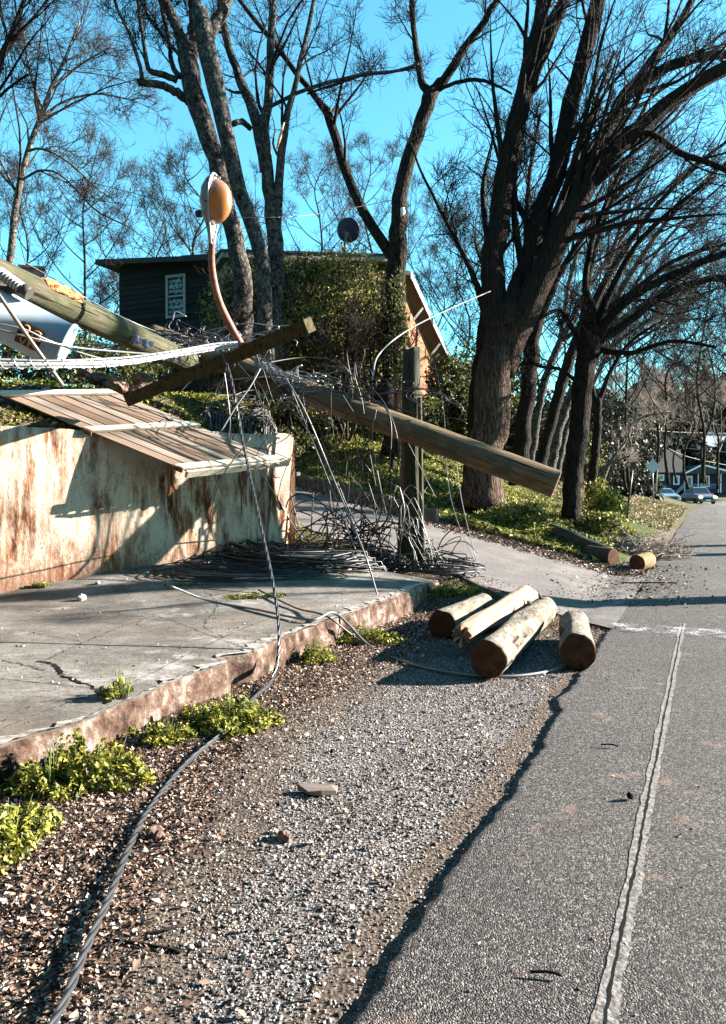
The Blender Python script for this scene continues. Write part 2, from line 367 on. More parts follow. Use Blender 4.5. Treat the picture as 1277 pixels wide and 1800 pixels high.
# faded paint smear across the road
m, t, b = NM('faded_paint', .8, .3); n = N(t); P = n.geo.outputs['Position']
n.col(b, n.ramp(n.noise(6, 4, P), [(.35, (.5, .62, .75)), (.6, (.8, .8, .8))])); tb = t.nodes.new('ShaderNodeBsdfTransparent'); ms = t.nodes.new('ShaderNodeMixShader')
msk = n.ramp(n.math('ADD', n.noise(70, 5, P, .8), n.math('MULTIPLY', n.noise(7, 3, P), .6)), [(.83, 0), (.93, .75)]); t.links.new(msk, ms.inputs[0])
t.links.new(tb.outputs[0], ms.inputs[1]); t.links.new(b.outputs[0], ms.inputs[2]); t.links.new(ms.outputs[0], t.nodes['Material Output'].inputs[0]); M['paint'] = m
pl = [G(1085, 1103, .04), G(1450, 1130, .04)]; pa = []
for p in pl:
    for dy in (-.22, .30): pa.append((p[0], p[1]+dy, .052))
MBp = MB().add([pa[0], pa[2], pa[3], pa[1]], [(0, 1, 2, 3)]); tag(MBp.build('road_paint', M['paint']), kind='structure')
# ---- concrete platform (pavement) with kerb, joints and cracks
m, t, b = NM('old_concrete', .9, .2); n = N(t); P = n.geo.outputs['Position']
cc = n.ramp(n.noise(1.1, 7, P, .7), [(.34, (.07, .063, .055)), (.48, (.15, .138, .122)), (.62, (.25, .233, .21)), (.75, (.42, .39, .36))])
cc = n.mix(n.ramp(n.noise(45, 7, P, .8), [(.38, .75), (.55, 0)]), cc, (.035, .034, .03))
cc = n.mix(n.ramp(n.noise(1.7, 7, n.co((1, 1, 1), (0, 0, .7)), .75), [(.56, 0), (.66, .75)]), cc, (.36, .34, .32)); cc = n.mix(n.ramp(n.noise(.8, 4, P, .6, .5), [(.54, 0), (.72, .55)]), cc, (.20, .155, .125)); n.col(b, cc)
cc2 = n.noise(5, 6, n.co((1, 4, 1), (0, 0, .5)), .8); n.col(b, n.mix(n.ramp(cc2, [(.36, .6), (.5, 0)]), cc, (.05, .048, .04))); n.bump(b, n.noise(28, 8, P, .85), .016); M['conc'] = m
m, t, b = NM('kerb_concrete', .9, .2); n = N(t); P = n.geo.outputs['Position']
kc = n.ramp(n.noise(5, 7, P, .75), [(.37, (.015, .009, .007)), (.46, (.07, .040, .028)), (.55, (.14, .10, .078)), (.65, (.32, .28, .25))])
kc = n.mix(n.ramp(n.noise(22, 5, P, .8), [(.36, .7), (.46, 0)]), kc, (.10, .04, .02)); n.col(b, kc); n.bump(b, n.noise(20, 8, P, .8), .03); M['kerb'] = m
pav = thing('pavement', None, None); tag(pav, kind='structure')
vs = np.arange(-5, 8.36, .045); eu = 2.46+sno(len(vs), 22, .03)+sno(len(vs), 5, .014)+sno(len(vs), 1, .006)
# bite out of the edge near the weeds
eu = eu+.16*np.exp(-((vs-3.22)/.12)**2)
def wall_u(v):  # u of wall line at v
    x1, y1 = uv(*WA); x2, y2 = uv(*WB); return x1+(x2-x1)*(v-y1)/(y2-y1)
rows = []
for kk, k in enumerate([0, .02, .05, .1, .2, .35, .5, .7, .85, 1]):
    uu = eu+(wall_u(vs)+.1-eu)*k; x_, y_ = xy(uu, vs); zz = slabz(uu, vs)-(.012 if kk == 0 else 0)+.004*nz(uu, vs, 1.3)
    rows.append(np.stack([x_, y_, zz], -1))
A = np.stack(rows, 0); I = np.arange(A.shape[0]*A.shape[1]).reshape(A.shape[:2])
link('slab', npmesh('slab', A, np.stack([I[:-1, :-1], I[:-1, 1:], I[1:, 1:], I[1:, :-1]], -1).reshape(-1, 4), False), M['conc'], pav)
# kerb face
rows = []
for k, (o_, zf) in enumerate([(0, 0), (-.02, .25), (-.028, .55), (-.022, .8), (-.04, 1.25)]):
    uu = eu+o_*(1 if k else 0)+(.018*nz(vs, vs*0+k, 6, k) if k else 0); x_, y_ = xy(uu, vs); top = slabz(eu, vs)-.012+.004*nz(eu, vs, 1.3)
    rows.append(np.stack([x_, y_, top*(1-zf)+(-.03)*zf], -1))
A = np.stack(rows, 0); I = np.arange(A.shape[0]*A.shape[1]).reshape(A.shape[:2])
link('kerb_face', npmesh('kerb_face', A, np.stack([I[:-1, :-1], I[1:, :-1], I[1:, 1:], I[:-1, 1:]], -1).reshape(-1, 4)[:, ::-1]), M['kerb'], pav)
# worn pale rim on top of the kerb
rows = []
M['rim'] = simple('worn_rim', [(.38, (.12, .10, .085)), (.6, (.36, .32, .29))], 14, 6, bump=.006)
wr = .05+sno(len(vs), 14, .035)+sno(len(vs), 2, .018)
for k, w in enumerate([0, 1]):
    uu = eu+.003+w*np.maximum(.008, wr*1.3); x_, y_ = xy(uu, vs); rows.append(np.stack([x_, y_, slabz(uu, vs)+.006+.004*nz(uu, vs, 1.3)], -1))
A = np.stack(rows, 0); I = np.arange(A.shape[0]*A.shape[1]).reshape(A.shape[:2])
link('kerb_rim', npmesh('kerb_rim', A, np.stack([I[:-1, :-1], I[:-1, 1:], I[1:, 1:], I[1:, :-1]], -1).reshape(-1, 4)), M['rim'], pav)
# end face of the slab
u0_, u1_ = eu[-1], wall_u(8.35)
mb = MB(); q = []
for uu in np.linspace(u0_, u1_, 20):
    x_, y_ = xy(uu, 8.355); q.append((x_, y_, float(slabz(uu, 8.35))-.003)); q.append((x_, y_, -.1))
mb.add(q, [(2*i, 2*i+2, 2*i+3, 2*i+1) for i in range(19)]); mb.build('slab_end', M['kerb'], pav)
def crack(pix, w, name='crack', z=None, jit=.012):
    pts = [on(px, py)[:2] for px, py in pix]; L = catmull([list(p)+[0] for p in pts], max(8, len(pix)*14))[:, :2]
    L = L+rng.normal(0, jit, L.shape)*np.linspace(1, 1, len(L))[:, None]
    T = nrm(np.gradient(L, axis=0)); Nn = np.stack([-T[:, 1], T[:, 0]], -1); ww = w*(.4+rng.random(len(L)))[:, None]; ww[0] = 0; ww[-1] = 0
    a_, b_ = L+Nn*ww, L-Nn*ww; A = []
    for q in (a_, b_): uq, vq = uv(q[:, 0], q[:, 1]); A.append(np.stack([q[:, 0], q[:, 1], slabz(uq, vq)+.004*nz(uq, vq, 1.3)+.004], -1))
    A = np.stack(A, 0); I = np.arange(A.shape[0]*A.shape[1]).reshape(A.shape[:2]); Fq = np.stack([I[:-1, :-1], I[1:, :-1], I[1:, 1:], I[:-1, 1:]], -1).reshape(-1, 4)
    me = npmesh(name, A, Fq); o = link(name, me, M['crackm'], pav)
crack([(65, 1163), (95, 1168), (115, 1190), (180, 1215), (200, 1222)], .014)
crack([(0, 1160), (45, 1170), (80, 1182)], .005)
crack([(70, 1165), (150, 1130), (210, 1105), (270, 1085), (290, 1088)], .004)
crack([(150, 1130), (40, 1110)], .003); crack([(290, 1088), (430, 1140), (440, 1160), (440, 1175)], .004)
crack([(20, 1100), (120, 1092), (230, 1072)], .003); crack([(180, 1215), (190, 1240)], .03, jit=.01); crack([(330, 1010), (380, 1060), (360, 1100), (400, 1125)], .003)
crack([(0, 1195), (170, 1212)], .004, jit=.003); crack([(225, 1205), (420, 1110), (560, 1055), (680, 1010)], .003, jit=.003)
crack([(0, 1285), (130, 1235), (225, 1205)], .003, jit=.003); crack([(300, 1060), (420, 1040), (520, 1030)], .003)
# ================================================= RETAINING WALL
m, t, b = NM('peeling_white_wall', .9, .2); n = N(t); P = n.geo.outputs['Position']
st = n.noise(9, 6, n.co((1, 1, .16)), .7, .3); pt = n.noise(1.7, 5, n.co((1, 1, .55)), .65); fine = n.noise(24, 7, n.co((1, 1, .5)), .8)
w_ = n.ramp(st, [(.37, (.05, .017, .009)), (.44, (.16, .065, .033)), (.50, (.31, .18, .11)), (.56, (.48, .39, .31))])
w_ = n.mix(n.ramp(pt, [(.36, 0), (.54, 1)]), (.48, .40, .32), w_)
sz = t.nodes.new('ShaderNodeSeparateXYZ'); t.links.new(P, sz.inputs[0])
low = n.ramp(n.math('ADD', n.math('MULTIPLY', sz.outputs[2], -.62), n.math('MULTIPLY', fine, 1.1)), [(.02, 0), (.30, .85)])
w_ = n.mix(low, w_, n.ramp(fine, [(.35, (.04, .014, .008)), (.6, (.18, .075, .04))]))
w_ = n.mix(n.ramp(n.noise(38, 5, n.co((1, 1, .7)), .8), [(.36, .85), (.43, 0)]), w_, (.06, .022, .012)); n.col(b, w_)
n.bump(b, n.math('ADD', fine, n.math('MULTIPLY', st, .6)), .02); M['wall'] = m
rw = thing('retaining_wall', 'white painted retaining wall with rust brown streaks behind the concrete platform', 'retaining wall', (WA[0], WA[1], .2))
def wall_mesh():
    L = np.linspace(-6.0, np.linalg.norm(WB-WA), 90); hs = np.linspace(0, 1, 22); Vs = []; nL = len(L)
    def zt(l): return 2.355+.012*l+.02*nz(l, l*0, 3)
    rows = []
    for h in hs:
        rr = []
        for l in L:
            zz = -.3+(zt(l)+.3)*h; bat = .07*(1-h); lend = l-(.27*(1-h) if l > L[-1]-.01 else 0)*1.0
            p = WA+WD*lend+WN*(bat+.006*math.sin(l*5+h*9)); rr.append((p[0], p[1], zz))
        rows.append(rr)
    for wdt in (.12, .32):
        rows.append([tuple((WA+WD*l-WN*wdt))+(zt(l)+.008*math.sin(l*9+wdt*30),) for l in L])
    rows.append([tuple((WA+WD*l-WN*.33))+(-.3,) for l in L])
    A = np.array(rows); I = np.arange(A.shape[0]*A.shape[1]).reshape(A.shape[:2])
    Fq = np.stack([I[:-1, :-1], I[:-1, 1:], I[1:, 1:], I[1:, :-1]], -1).reshape(-1, 4)
    me = npmesh('wall_face', A, Fq, False); bm = bmesh.new(); bm.from_mesh(me)
    bm.verts.ensure_lookup_table(); bm.faces.new([bm.verts[i] for i in I[:, -1]]); bm.to_mesh(me); bm.free(); return me
link('wall_face', wall_mesh(), M['wall'], rw)
# worn coping strip and the end pilaster
cp_ = MB(); e0 = WA+WD*(np.linalg.norm(WB-WA)-.30); e1 = WB
def onwall(l, z, off=0.0):
    bat = .07*(1-(z+.3)/(2.4+.3)); p = WA+WD*l+WN*(bat+off); return (p[0], p[1], z)
LW = np.linalg.norm(WB-WA)
cp_.hexa([onwall(LW-.54, .45, .0), onwall(LW-.26, .45, .0), onwall(LW-.26, .45, .045), onwall(LW-.54, .45, .045), onwall(LW-.33, 2.36, .0), onwall(LW-.03, 2.36, .0), onwall(LW-.03, 2.36, .03), onwall(LW-.33, 2.36, .03)])
cp_.build('wall_pilaster', M['wall'], rw, .012)
# faint grey scrawl (illegible loops) near the end of the wall
sc_ = MB()
for l0, z0, s_ in ((LW-.42, 2.16, .10), (LW-.30, 1.95, .09), (LW-.52, 1.55, .08)):
    pts = [onwall(l0+s_*math.cos(a)*(.5+.1*a), z0+s_*math.sin(a)*1.1-.02*a, .05) for a in np.linspace(.3, 5.4, 22)]
    sc_.tube(pts, .006, 4)
sc_.build('scrawl', flat('scrawl_grey', (.25, .23, .22), .8), rw)
# return wall behind, along the driveway
rt = MB()
for i in range(10):
    a0 = xy(4.85+i*.7, 8.75+i*.553); a1 = xy(4.85+(i+1)*.7, 8.75+(i+1)*.553)
    rt.hexa([(a0[0]-.25, a0[1]-.0, -.2), (a0[0], a0[1], -.2), (a1[0], a1[1], -.2), (a1[0]-.25, a1[1], -.2), (a0[0]-.25, a0[1], 2.33+.07*i), (a0[0], a0[1], 2.33+.07*i), (a1[0], a1[1], 2.33+.07*(i+1)), (a1[0]-.25, a1[1], 2.33+.07*(i+1))])
rt.build('return_wall', M['wall'], rw)
# low dark block wall on the far edge of the driveway
M['block'] = simple('dark_block', [(.35, (.03, .028, .025)), (.65, (.12, .11, .10))], 9, 6, bump=.02)
lw = MB(); us = np.linspace(4.35, 11.3, 24)
for i in range(23):
    a0 = xy(us[i], vfar(us[i])-.02); a1 = xy(us[i+1]-.012, vfar(us[i+1]-.012)-.02)
    zb = float(ground_h(a0[0], a0[1])); hh = .34+.03*math.sin(i*2.1)
    b0 = (a0[0]+.08, a0[1]+.22); b1 = (a1[0]+.08, a1[1]+.22)
    lw.hexa([(*a0, zb-.2), (*a1, zb-.2), (*b1, zb-.2), (*b0, zb-.2), (*a0, zb+hh), (*a1, zb+hh), (*b1, zb+hh), (*b0, zb+hh)])
lwo = lw.build('low_wall', M['block'], None, .02); tag(lwo, 'low dark block wall along the far edge of the driveway', 'low wall')
# ================================================= POLES, PANEL, TRANSFORMER, LAMP
M['pole_w'] = mk_polewood('pole_weathered', (.016, .014, .009), (.09, .08, .048), (.035, .042, .018), bump=.012)
M['pole_t'] = mk_polewood('pole_tan', (.045, .028, .017), (.22, .155, .095), (.06, .065, .035), bump=.012)
M['pole_d'] = mk_polewood('pole_dark', (.012, .011, .008), (.05, .05, .035), (.03, .045, .02), bump=.012)
M['beam'] = mk_polewood('crossarm_wood', (.010, .008, .004), (.065, .055, .02), None, sc=12, bump=.006)
M['endgrain'] = simple('end_grain', [(.35, (.05, .02, .012)), (.65, (.22, .12, .07))], 16, 6, bump=.01)
def endmat():
    m, t, b = NM('log_end', .9, .15); n = N(t)
    r = n.wave(9, 9.0, None, 'RINGS'); t.nodes[-1].rings_direction = 'Z'
    c = n.mix(.5, n.ramp(r, [(.2, (.04, .015, .010)), (.8, (.06, .028, .016))]), n.ramp(n.noise(9, 5), [(.35, (.015, .007, .005)), (.7, (.12, .055, .03))]))
    n.col(b, c); n.bump(b, n.noise(30, 5), .006); return m
M['logend'] = endmat()
M['logmoss'] = mk_polewood('log_bare_pale', (.04, .032, .024), (.30, .255, .205), (.09, .09, .06), sc=4, bump=.05, stz=.35)
M['logpeel'] = mk_polewood('log_peeled', (.17, .085, .05), (.46, .33, .235), None, sc=6, bump=.02)
M['logsplit'] = simple('split_wood', [(.33, (.14, .05, .028)), (.5, (.36, .20, .13)), (.7, (.55, .43, .32))], 6, 7, (1, 1, .2), .03)
def shaft(name, a, b, ra, rb, mat, parent=None, k=22, n=30, wob=.05, seed=0, endm=None, ragged=(0, 0), taperf=None):
    a, b = Vector([float(x) for x in a]), Vector([float(x) for x in b]); L = (b-a).length; vs = []; fs = []
    for i in range(n):
        tt = i/(n-1); r = ra+(rb-ra)*tt
        if taperf: r *= taperf(tt)
        for j in range(k):
            an = 2*math.pi*j/k; rr = r*(1+wob*mnoise.noise(Vector((math.cos(an)*1.3+seed, math.sin(an)*1.3, tt*L*.9+seed)))+.35*wob*mnoise.noise(Vector((math.cos(an)*6+seed, math.sin(an)*6, tt*L*.5))))
            zz = tt*L
            if i == n-1 and ragged[1]: zz += ragged[1]*mnoise.noise(Vector((math.cos(an)*3+seed, math.sin(an)*3, 7)))
            if i == 0 and ragged[0]: zz += ragged[0]*mnoise.noise(Vector((math.cos(an)*3+seed, math.sin(an)*3, 3)))
            vs.append((math.cos(an)*rr, math.sin(an)*rr, zz))
    for i in range(n-1):
        for j in range(k): fs.append((i*k+j, i*k+(j+1) % k, (i+1)*k+(j+1) % k, (i+1)*k+j))
    sm = [True]*len(fs)
    for base, zz, fl in ((0, 0, True), ((n-1)*k, L, False)):   # chamfered cut ends
        c = len(vs)
        for j in range(k): v = Vector(vs[base+j]); vs.append((v.x*.93, v.y*.93, v.z+(-.008 if fl else .008)))
        vs.append((0, 0, zz+(-.012 if fl else .012)))
        for j in range(k):
            q = (base+j, base+(j+1) % k, c+(j+1) % k, c+j); fs.append(q[::-1] if fl else q); sm.append(False)
            q = (c+j, c+(j+1) % k, c+k); fs.append(q[::-1] if fl else q); sm.append(False)
    me = bpy.data.meshes.new(name); me.from_pydata(vs, [], fs); me.polygons.foreach_set('use_smooth', sm)
    me.materials.append(mat); me.materials.append(endm or M['endgrain'])
    me.polygons.foreach_set('material_index', [0 if s else 1 for s in sm]); me.update()
    o = bpy.data.objects.new(name, me); COL.objects.link(o); q = (b-a).to_track_quat('Z', 'Y')
    o.rotation_euler = q.to_euler(); o.location = a
    if parent: o.parent = parent; o.location = a-Vector(parent.location)
    return o
# --- long fallen pole (butt end to the right)
pA, pB = at(268, 590, 12.9), at(978, 851, 11.1)
fp = thing('utility_pole', 'long fallen brown utility pole lying across the standing stub, sawn end to the right', 'utility pole', pA, 'broken utility pole')
shaft('shaft', pA, pB, .178, .195, M['pole_t'], fp, n=60, wob=.05)
# --- upper broken pole (left), splintered wound
qA, qB = at(-60, 458, 6.9), at(340, 640, 12.6)
up_ = thing('broken_pole', 'upper half of the snapped greenish utility pole with an orange splintered wound at upper left', 'utility pole', qA, 'broken utility pole')
shaft('shaft', qA, qB, .15, .17, M['pole_w'], up_, n=60, wob=.09, seed=3)
m, t, b = NM('fresh_splinter', .8, .2); n = N(t)
n.col(b, n.ramp(n.noise(18, 6, n.co((1, 1, 1)), .7), [(.34, (.16, .03, .01)), (.5, (.42, .13, .045)), (.66, (.60, .32, .16))])); n.bump(b, n.noise(30, 6), .02); M['splint'] = m
sm_ = MB(); ax = Vector(list(qB-qA)).normalized(); sd = Vector((.25, -.85, .47)); sd = (sd-ax*sd.dot(ax)).normalized(); tp = ax.cross(sd)
if tp.z < 0: tp = -tp
for i in range(46):
    tpos = random.uniform(.0, 1); base = Vector([float(c) for c in at(70+58*tpos, 500+27*tpos+random.uniform(-8, 12), 7.95+.62*tpos)])
    # put it on the pole surface
    d0 = Vector([float(c) for c in qA]); s = (base-d0).dot(ax); c0 = d0+ax*s; ang = random.uniform(-.7, 1.0)
    rdir = sd*math.cos(ang)+tp*math.sin(ang); ln = random.uniform(.12, .32); pA_ = c0+rdir*.145; pB_ = c0+ax*ln+rdir*(.158+random.uniform(0, .03)); wd = random.uniform(.012, .035)
    sm_.tube([pA_, (pA_+pB_)/2+rdir*.012, pB_], [wd, wd*.9, .003], 5)
sm_.build('splinters', M['splint'], up_)
# --- stub pole still standing
sA, sB = at(720, 1004, 12.1), at(724, 613, 12.1)
st_ = thing('standing_pole', 'dark standing stub of a utility pole at the corner of the concrete platform', 'utility pole', sA)
shaft('shaft', sA-np.array([0, 0, .3]), sB, .195, .125, M['pole_d'], st_, n=50, wob=.07, seed=9, ragged=(0, .12), taperf=lambda t: 1+.04*math.sin(t*9))
shaft('guard_strip', at(744, 1004, 11.95)-np.array([0, 0, .25]), at(738, 700, 11.95), .038, .032, M['pole_w'], st_, k=8, wob=.1)
# --- crossarm (dark squared beam)
cA, cB = at(228, 702, 10.6), at(545, 571, 8.8)
ca_ = thing('crossarm', 'dark squared timber crossarm leaning across the fallen pole', 'crossarm', cA)
mb = MB(); mb.beam(cA, cB, .165, .165, (.15, -.5, .85)); o = mb.build('beam', M['beam'], ca_, .012)
# pale braces/insulator pins on the pole
M['galv'] = flat('galvanised_steel', (.20, .22, .25), .38, .5, .75); M['alum'] = flat('aluminium', (.33, .34, .35), .35, .5, .8)
M['blk'] = flat('cable_black', (.018, .018, .019), .45, .4); M['greyc'] = flat('cable_grey', (.15, .15, .155), .4, .5, .3)
M['porc'] = flat('porcelain_blue', (.16, .20, .28), .3, .6)
hw = MB()
for (x0, y0, x1, y1, Yd) in ((440, 628, 505, 668, 12.0), (448, 638, 500, 676, 11.95), (452, 622, 512, 664, 12.05)):
    hw.beam(at(x0, y0, Yd), at(x1, y1, Yd-.05), .035, .045)
for i in range(9): p = at(455+i*6, 633+i*4+(i % 3)*5, 11.85); hw.tube([p, p+np.array([.03, -.09, .03])], .022, 7)
hwo = hw.build('pole_hardware', M['galv']); tag(hwo, 'silver cable clamps and brackets bolted where the pole halves meet', 'hardware')
iso = thing('insulator_rack', 'blue grey spool insulator rack hanging under the broken pole', 'insulators', at(242, 600, 10.0)); ins = MB()
for i, (x, y) in enumerate(((222, 600), (240, 604), (256, 612), (302, 634), (316, 633))):
    p = at(x, y, 10.0); a = np.array([.02, -.05, .10]); MB().tube([p, p+a*.3, p+a*.5, p+a*.8, p+a], [.03, .045, .03, .04, .02], 10).build('insulator', M['porc'], iso)
ins.beam(at(214, 590, 10.05), at(270, 606, 10.15), .05, .06)
ins.build('rack_bar', M['porc'], iso)
# --- transformer can
M['tank'] = simple('painted_tank', [(.3, (.17, .23, .29)), (.55, (.27, .34, .40)), (.8, (.36, .42, .47))], 1.4, 5, bump=.0, rough=.42, spec=.5)
tr = thing('transformer', 'pale blue grey pole transformer can hanging askew with gold lettering', 'transformer', at(30, 560, 7.2))
tA, tB = Vector([float(c) for c in at(-50, 528, 7.0)]), Vector([float(c) for c in at(117, 612, 7.2)])
TA = (tB-tA).normalized(); r0 = .225
def ring_body(nm, a, prof, mat, k=48):
    r = TA.orthogonal().normalized(); q = TA.cross(r); mb = MB(); vs = []; fs = []
    for (d, rr) in prof:
        for j in range(k): an = 2*math.pi*j/k; vs.append(a+TA*d+(r*math.cos(an)+q*math.sin(an))*rr)
    n_ = len(prof)
    for i in range(n_-1):
        for j in range(k): fs.append((i*k+j, i*k+(j+1) % k, (i+1)*k+(j+1) % k, (i+1)*k+j))
    mb.add(vs, fs, True); return mb.build(nm, mat, tr)
Lt = (tB-tA).length
ring_body('tank', tA, [(-.16, .0), (-.15, .10), (-.10, .17), (-.02, .21), (.0, r0), (.03, r0), (.031, r0-.008), (Lt-.03, r0-.008), (Lt-.029, r0+.006), (Lt, r0+.006), (Lt+.001, r0-.02), (Lt-.02, r0-.03), (Lt-.02, 0)], M['tank'])
ring_body('lid_band', tA, [(-.005, r0+.002), (-.005, r0+.016), (.028, r0+.016), (.028, r0+.002)], M['galv'])
# viewpoint-facing frame on the tank side for bushing, lettering
vd = Vector((.35, -.9, .1)); vd = (vd-TA*vd.dot(TA)).normalized(); ud = TA.cross(vd).normalized()
if ud.z < 0: ud = -ud
bu = MB(); b0 = tA+TA*(-.02)+ud*.17+vd*.12; bd = (ud*.2-TA*1.0+vd*.1).normalized()
b0 = Vector([float(c) for c in at(36, 505, 6.95)]); bd = (Vector([float(c) for c in at(-2, 478, 6.95)])-b0).normalized()
pts = []; rr = []
for i in range(29): pts.append(b0+bd*(i*.008)); rr.append(.055 if i % 4 in (0, 1) else .032)
bu.tube(pts, rr, 16); bu.build('bushing', flat('bushing_grey', (.30, .31, .32), .25, .6), tr)
bs = MB(); bs.tube([b0-bd*.10, b0-bd*.02], [.06, .05], 14); bs.beam(tA+ud*.17+vd*.1, tA+TA*.25+ud*.28, .05, .02); bs.tube([b0-bd*.05, tA+ud*.15+TA*.05], .035, 8)
bs.build('bushing_base', flat('dark_iron', (.05, .045, .04), .6), tr)
# lettering on a dark band
def on_tank(s, h, off=.004):   # s along axis, h arc position round the tank
    an = h/(r0-.008); rad = (vd*math.cos(an)+ud*math.sin(an)); return tA+TA*s+rad*((r0-.008)+off)
bandv = []; bf = []
for i in range(9):
    for s in (Lt*.56, Lt*.80): bandv.append(on_tank(s, -.21+i*.025, .003))
for i in range(8): bf.append((2*i, 2*i+1, 2*i+3, 2*i+2))
mb = MB().add(bandv, bf, True); mb.build('label_band', flat('label_brown', (.03, .014, .008), .6), tr)
def stroke(pts, w=.011):
    s = MB()
    for a, c in pts: s.beam(a, c, w, .004, tuple(vd))
    return s
M['gold'] = flat('gold_paint', (.40, .20, .055), .5, .4)
def letter(name, segs, s0, h0, size):
    mb = MB()
    for poly in segs:
        q = [on_tank(s0+x*size, h0+y*size, .006) for x, y in poly]
        mb.tube(q, .0095, 5)
    mb.build(name, M['gold'], tr)
arc = lambda cx, cy, r, a0, a1, n=12: [(cx+r*math.cos(math.radians(a)), cy+r*math.sin(math.radians(a))) for a in np.linspace(a0, a1, n)]
letter('letter_g', [arc(.5, .5, .45, 40, 330)+[(.92, .5), (.55, .5)]], Lt*.69, -.12, .088)
letter('digit_three', [arc(.4, .72, .26, 150, -80)+arc(.4, .24, .28, 85, -150)], Lt*.585, -.12, .09)
letter('letter_l', [[(.1, .9), (.1, .05), (.75, .05)]], Lt*.69, -.215, .075)
letter('letter_v', [[(.1, .9), (.4, .1), (.7, .9)]], Lt*.60, -.215, .075)
# hanger strap across + rod brace
# --- steel rod leaning in front of the transformer
rod = MB().tube(catmull([at(-6, 512, 6.4), at(48, 590, 6.45), at(112, 679, 6.6)], 12), .017, 8)
tag(rod.build('steel_rod', flat('rod_brown', (.22, .18, .16), .45, .5, .4)), 'thin brown steel rod leaning in front of the blue grey transformer', 'rod')
# --- street lamp
lm = thing('street_lamp', 'cobra head street lamp on a curved rust brown arm above the fallen pole', 'street lamp', at(424, 604, 9.2))
arm = MB(); arm.tube(catmull([at(424, 606, 9.2), at(404, 570, 9.1), at(384, 525, 9.0), at(373, 470, 8.9), at(373, 418, 8.8)], 26), np.linspace(.048, .036, 26), 14); arm.build('arm', simple('rust_arm', [(.35, (.10, .035, .022)), (.65, (.22, .10, .07))], 10, 6, bump=.002, rough=.6), lm)
# head: local frame: long axis up (image), lens bulging to the right
hb = Vector([float(c) for c in at(374, 428, 8.8)]); ht = Vector([float(c) for c in at(378, 305, 8.75)]); hz = (ht-hb).normalized(); HL = (ht-hb).length
hx = Vector((.96, -.28, .0)); hx = (hx-hz*hx.dot(hz)).normalized(); hy = hz.cross(hx)
def shell(side, prof, k=18):
    # half body: prof list (t, depth, halfwidth)
    mb = MB(); vs = []; fs = []
    for (tt, dp, wd) in prof:
        for j in range(k+1):
            an = math.pi*j/k; vs.append(hb+hz*(tt*HL)+hx*(side*dp*math.sin(an))+hy*(wd*math.cos(an)))
    for i in range(len(prof)-1):
        for j in range(k): fs.append((i*(k+1)+j, i*(k+1)+j+1, (i+1)*(k+1)+j+1, (i+1)*(k+1)+j))
    return mb.add(vs, fs, True)
hp = [(.0, .045, .045), (.12, .055, .055), (.25, .075, .085), (.4, .12, .125), (.6, .155, .15), (.8, .14, .14), (.92, .09, .10), (.985, .04, .05), (1, .0, .0)]
shell(-1, hp).build('housing', simple('lamp_housing', [(.3, (.09, .10, .10)), (.7, (.22, .23, .23))], 5, 5, bump=.002, rough=.5, spec=.5), lm)
rim_ = MB(); rp = [(hb+hz*(t_*HL)+hy*w_*s_) for s_ in (1, -1) for (t_, d_, w_) in (hp if s_ == 1 else hp[::-1])]; rim_.tube(rp+[rp[0]], .012, 8); rim_.build('rim', flat('rim_grey', (.22, .23, .25), .45, .5, .3), lm)
pl_ = MB(); vs = [hb+hz*(t_*HL)+hy*w_*s_*.99-hx*.005 for (t_, d_, w_) in hp for s_ in (1, -1)]; pl_.add(vs, [(2*i, 2*i+1, 2*i+3, 2*i+2) for i in range(len(hp)-1)]); pl_.build('door_plate', flat('plate_grey', (.30, .31, .32), .5, .4), lm)
lp = []
for i in range(15):
    a_ = math.pi*i/14; lp.append((.60-.32*math.cos(a_)*1.0, .205*math.sin(a_)**.9+.004, .135*math.sin(a_)**.8+.004))
m, t, b = NM('amber_lens', .18, .6); n = N(t); n.col(b, n.ramp(n.noise(3, 4), [(.3, (.24, .08, .02)), (.7, (.42, .18, .055))])); b.inputs['Transmission Weight'].default_value = .25; b.inputs['Subsurface Weight'].default_value = .0
shell(1, lp).build('lens', m, lm)
pc = MB(); pe = Vector([float(c) for c in at(346, 376, 8.85)]); pc.tube([pe, pe+hx*.06], .04, 10); pc.build('photocell', M['blk'], lm)
sn = MB().tube([hb+hz*HL*.97+hx*.0, hb+hz*HL*.93+hx*.07], .012, 6); sn.build('latch', M['alum'], lm)
for t_ in (.25, .55, .85):
    c_ = hb+hz*HL*t_+hy*-.0; q_ = hb+hz*HL*t_-hy*([.085, .15, .12][(.25, .55, .85).index(t_)])-hx*.01; MB().tube([q_, q_-hy*.02], .012, 6).build('bolt', M['blk'], lm)
# --- plank panel overhanging the wall
pB_, pC_ = Vector((-2.35, 10.53, 1.83)), Vector((-1.09, 11.30, 1.96)); sl_ = Vector((-1.26, -.06, .52)); pA2 = pB_+sl_*1.9; pD2 = pC_+sl_*1.98
pn = thing('plank_panel', 'weathered grey plank panel with pale cross battens sliding over the white wall', 'wooden panel', pB_)
M['plank'] = None
def plank_mat(name, a, c, grain=(1, 1, 1)):
    m, t, b = NM(name, .85, .15); n = N(t); g = n.noise(22, 6, n.co((.05, 1, 1)), .75)
    cc = n.mix(.65, n.ramp(g, [(.35, a), (.65, c)]), n.ramp(n.geo.outputs['Random Per Island'], [(0, a), (1, c)])); n.col(b, cc); n.bump(b, g, .006); return m
M['plank'] = plank_mat('plank_grey', (.02, .012, .008), (.24, .175, .13)); M['batt'] = plank_mat('batten_pale', (.30, .26, .20), (.62, .56, .46))
PKM = [M['plank'], plank_mat('plank_silver', (.025, .019, .015), (.27, .225, .185)), plank_mat('plank_brown', (.015, .009, .006), (.20, .14, .10))]
wv = (pC_-pB_); lv = sl_.normalized(); wl = wv.length; wn = wv.normalized(); un = wn.cross(lv).normalized()
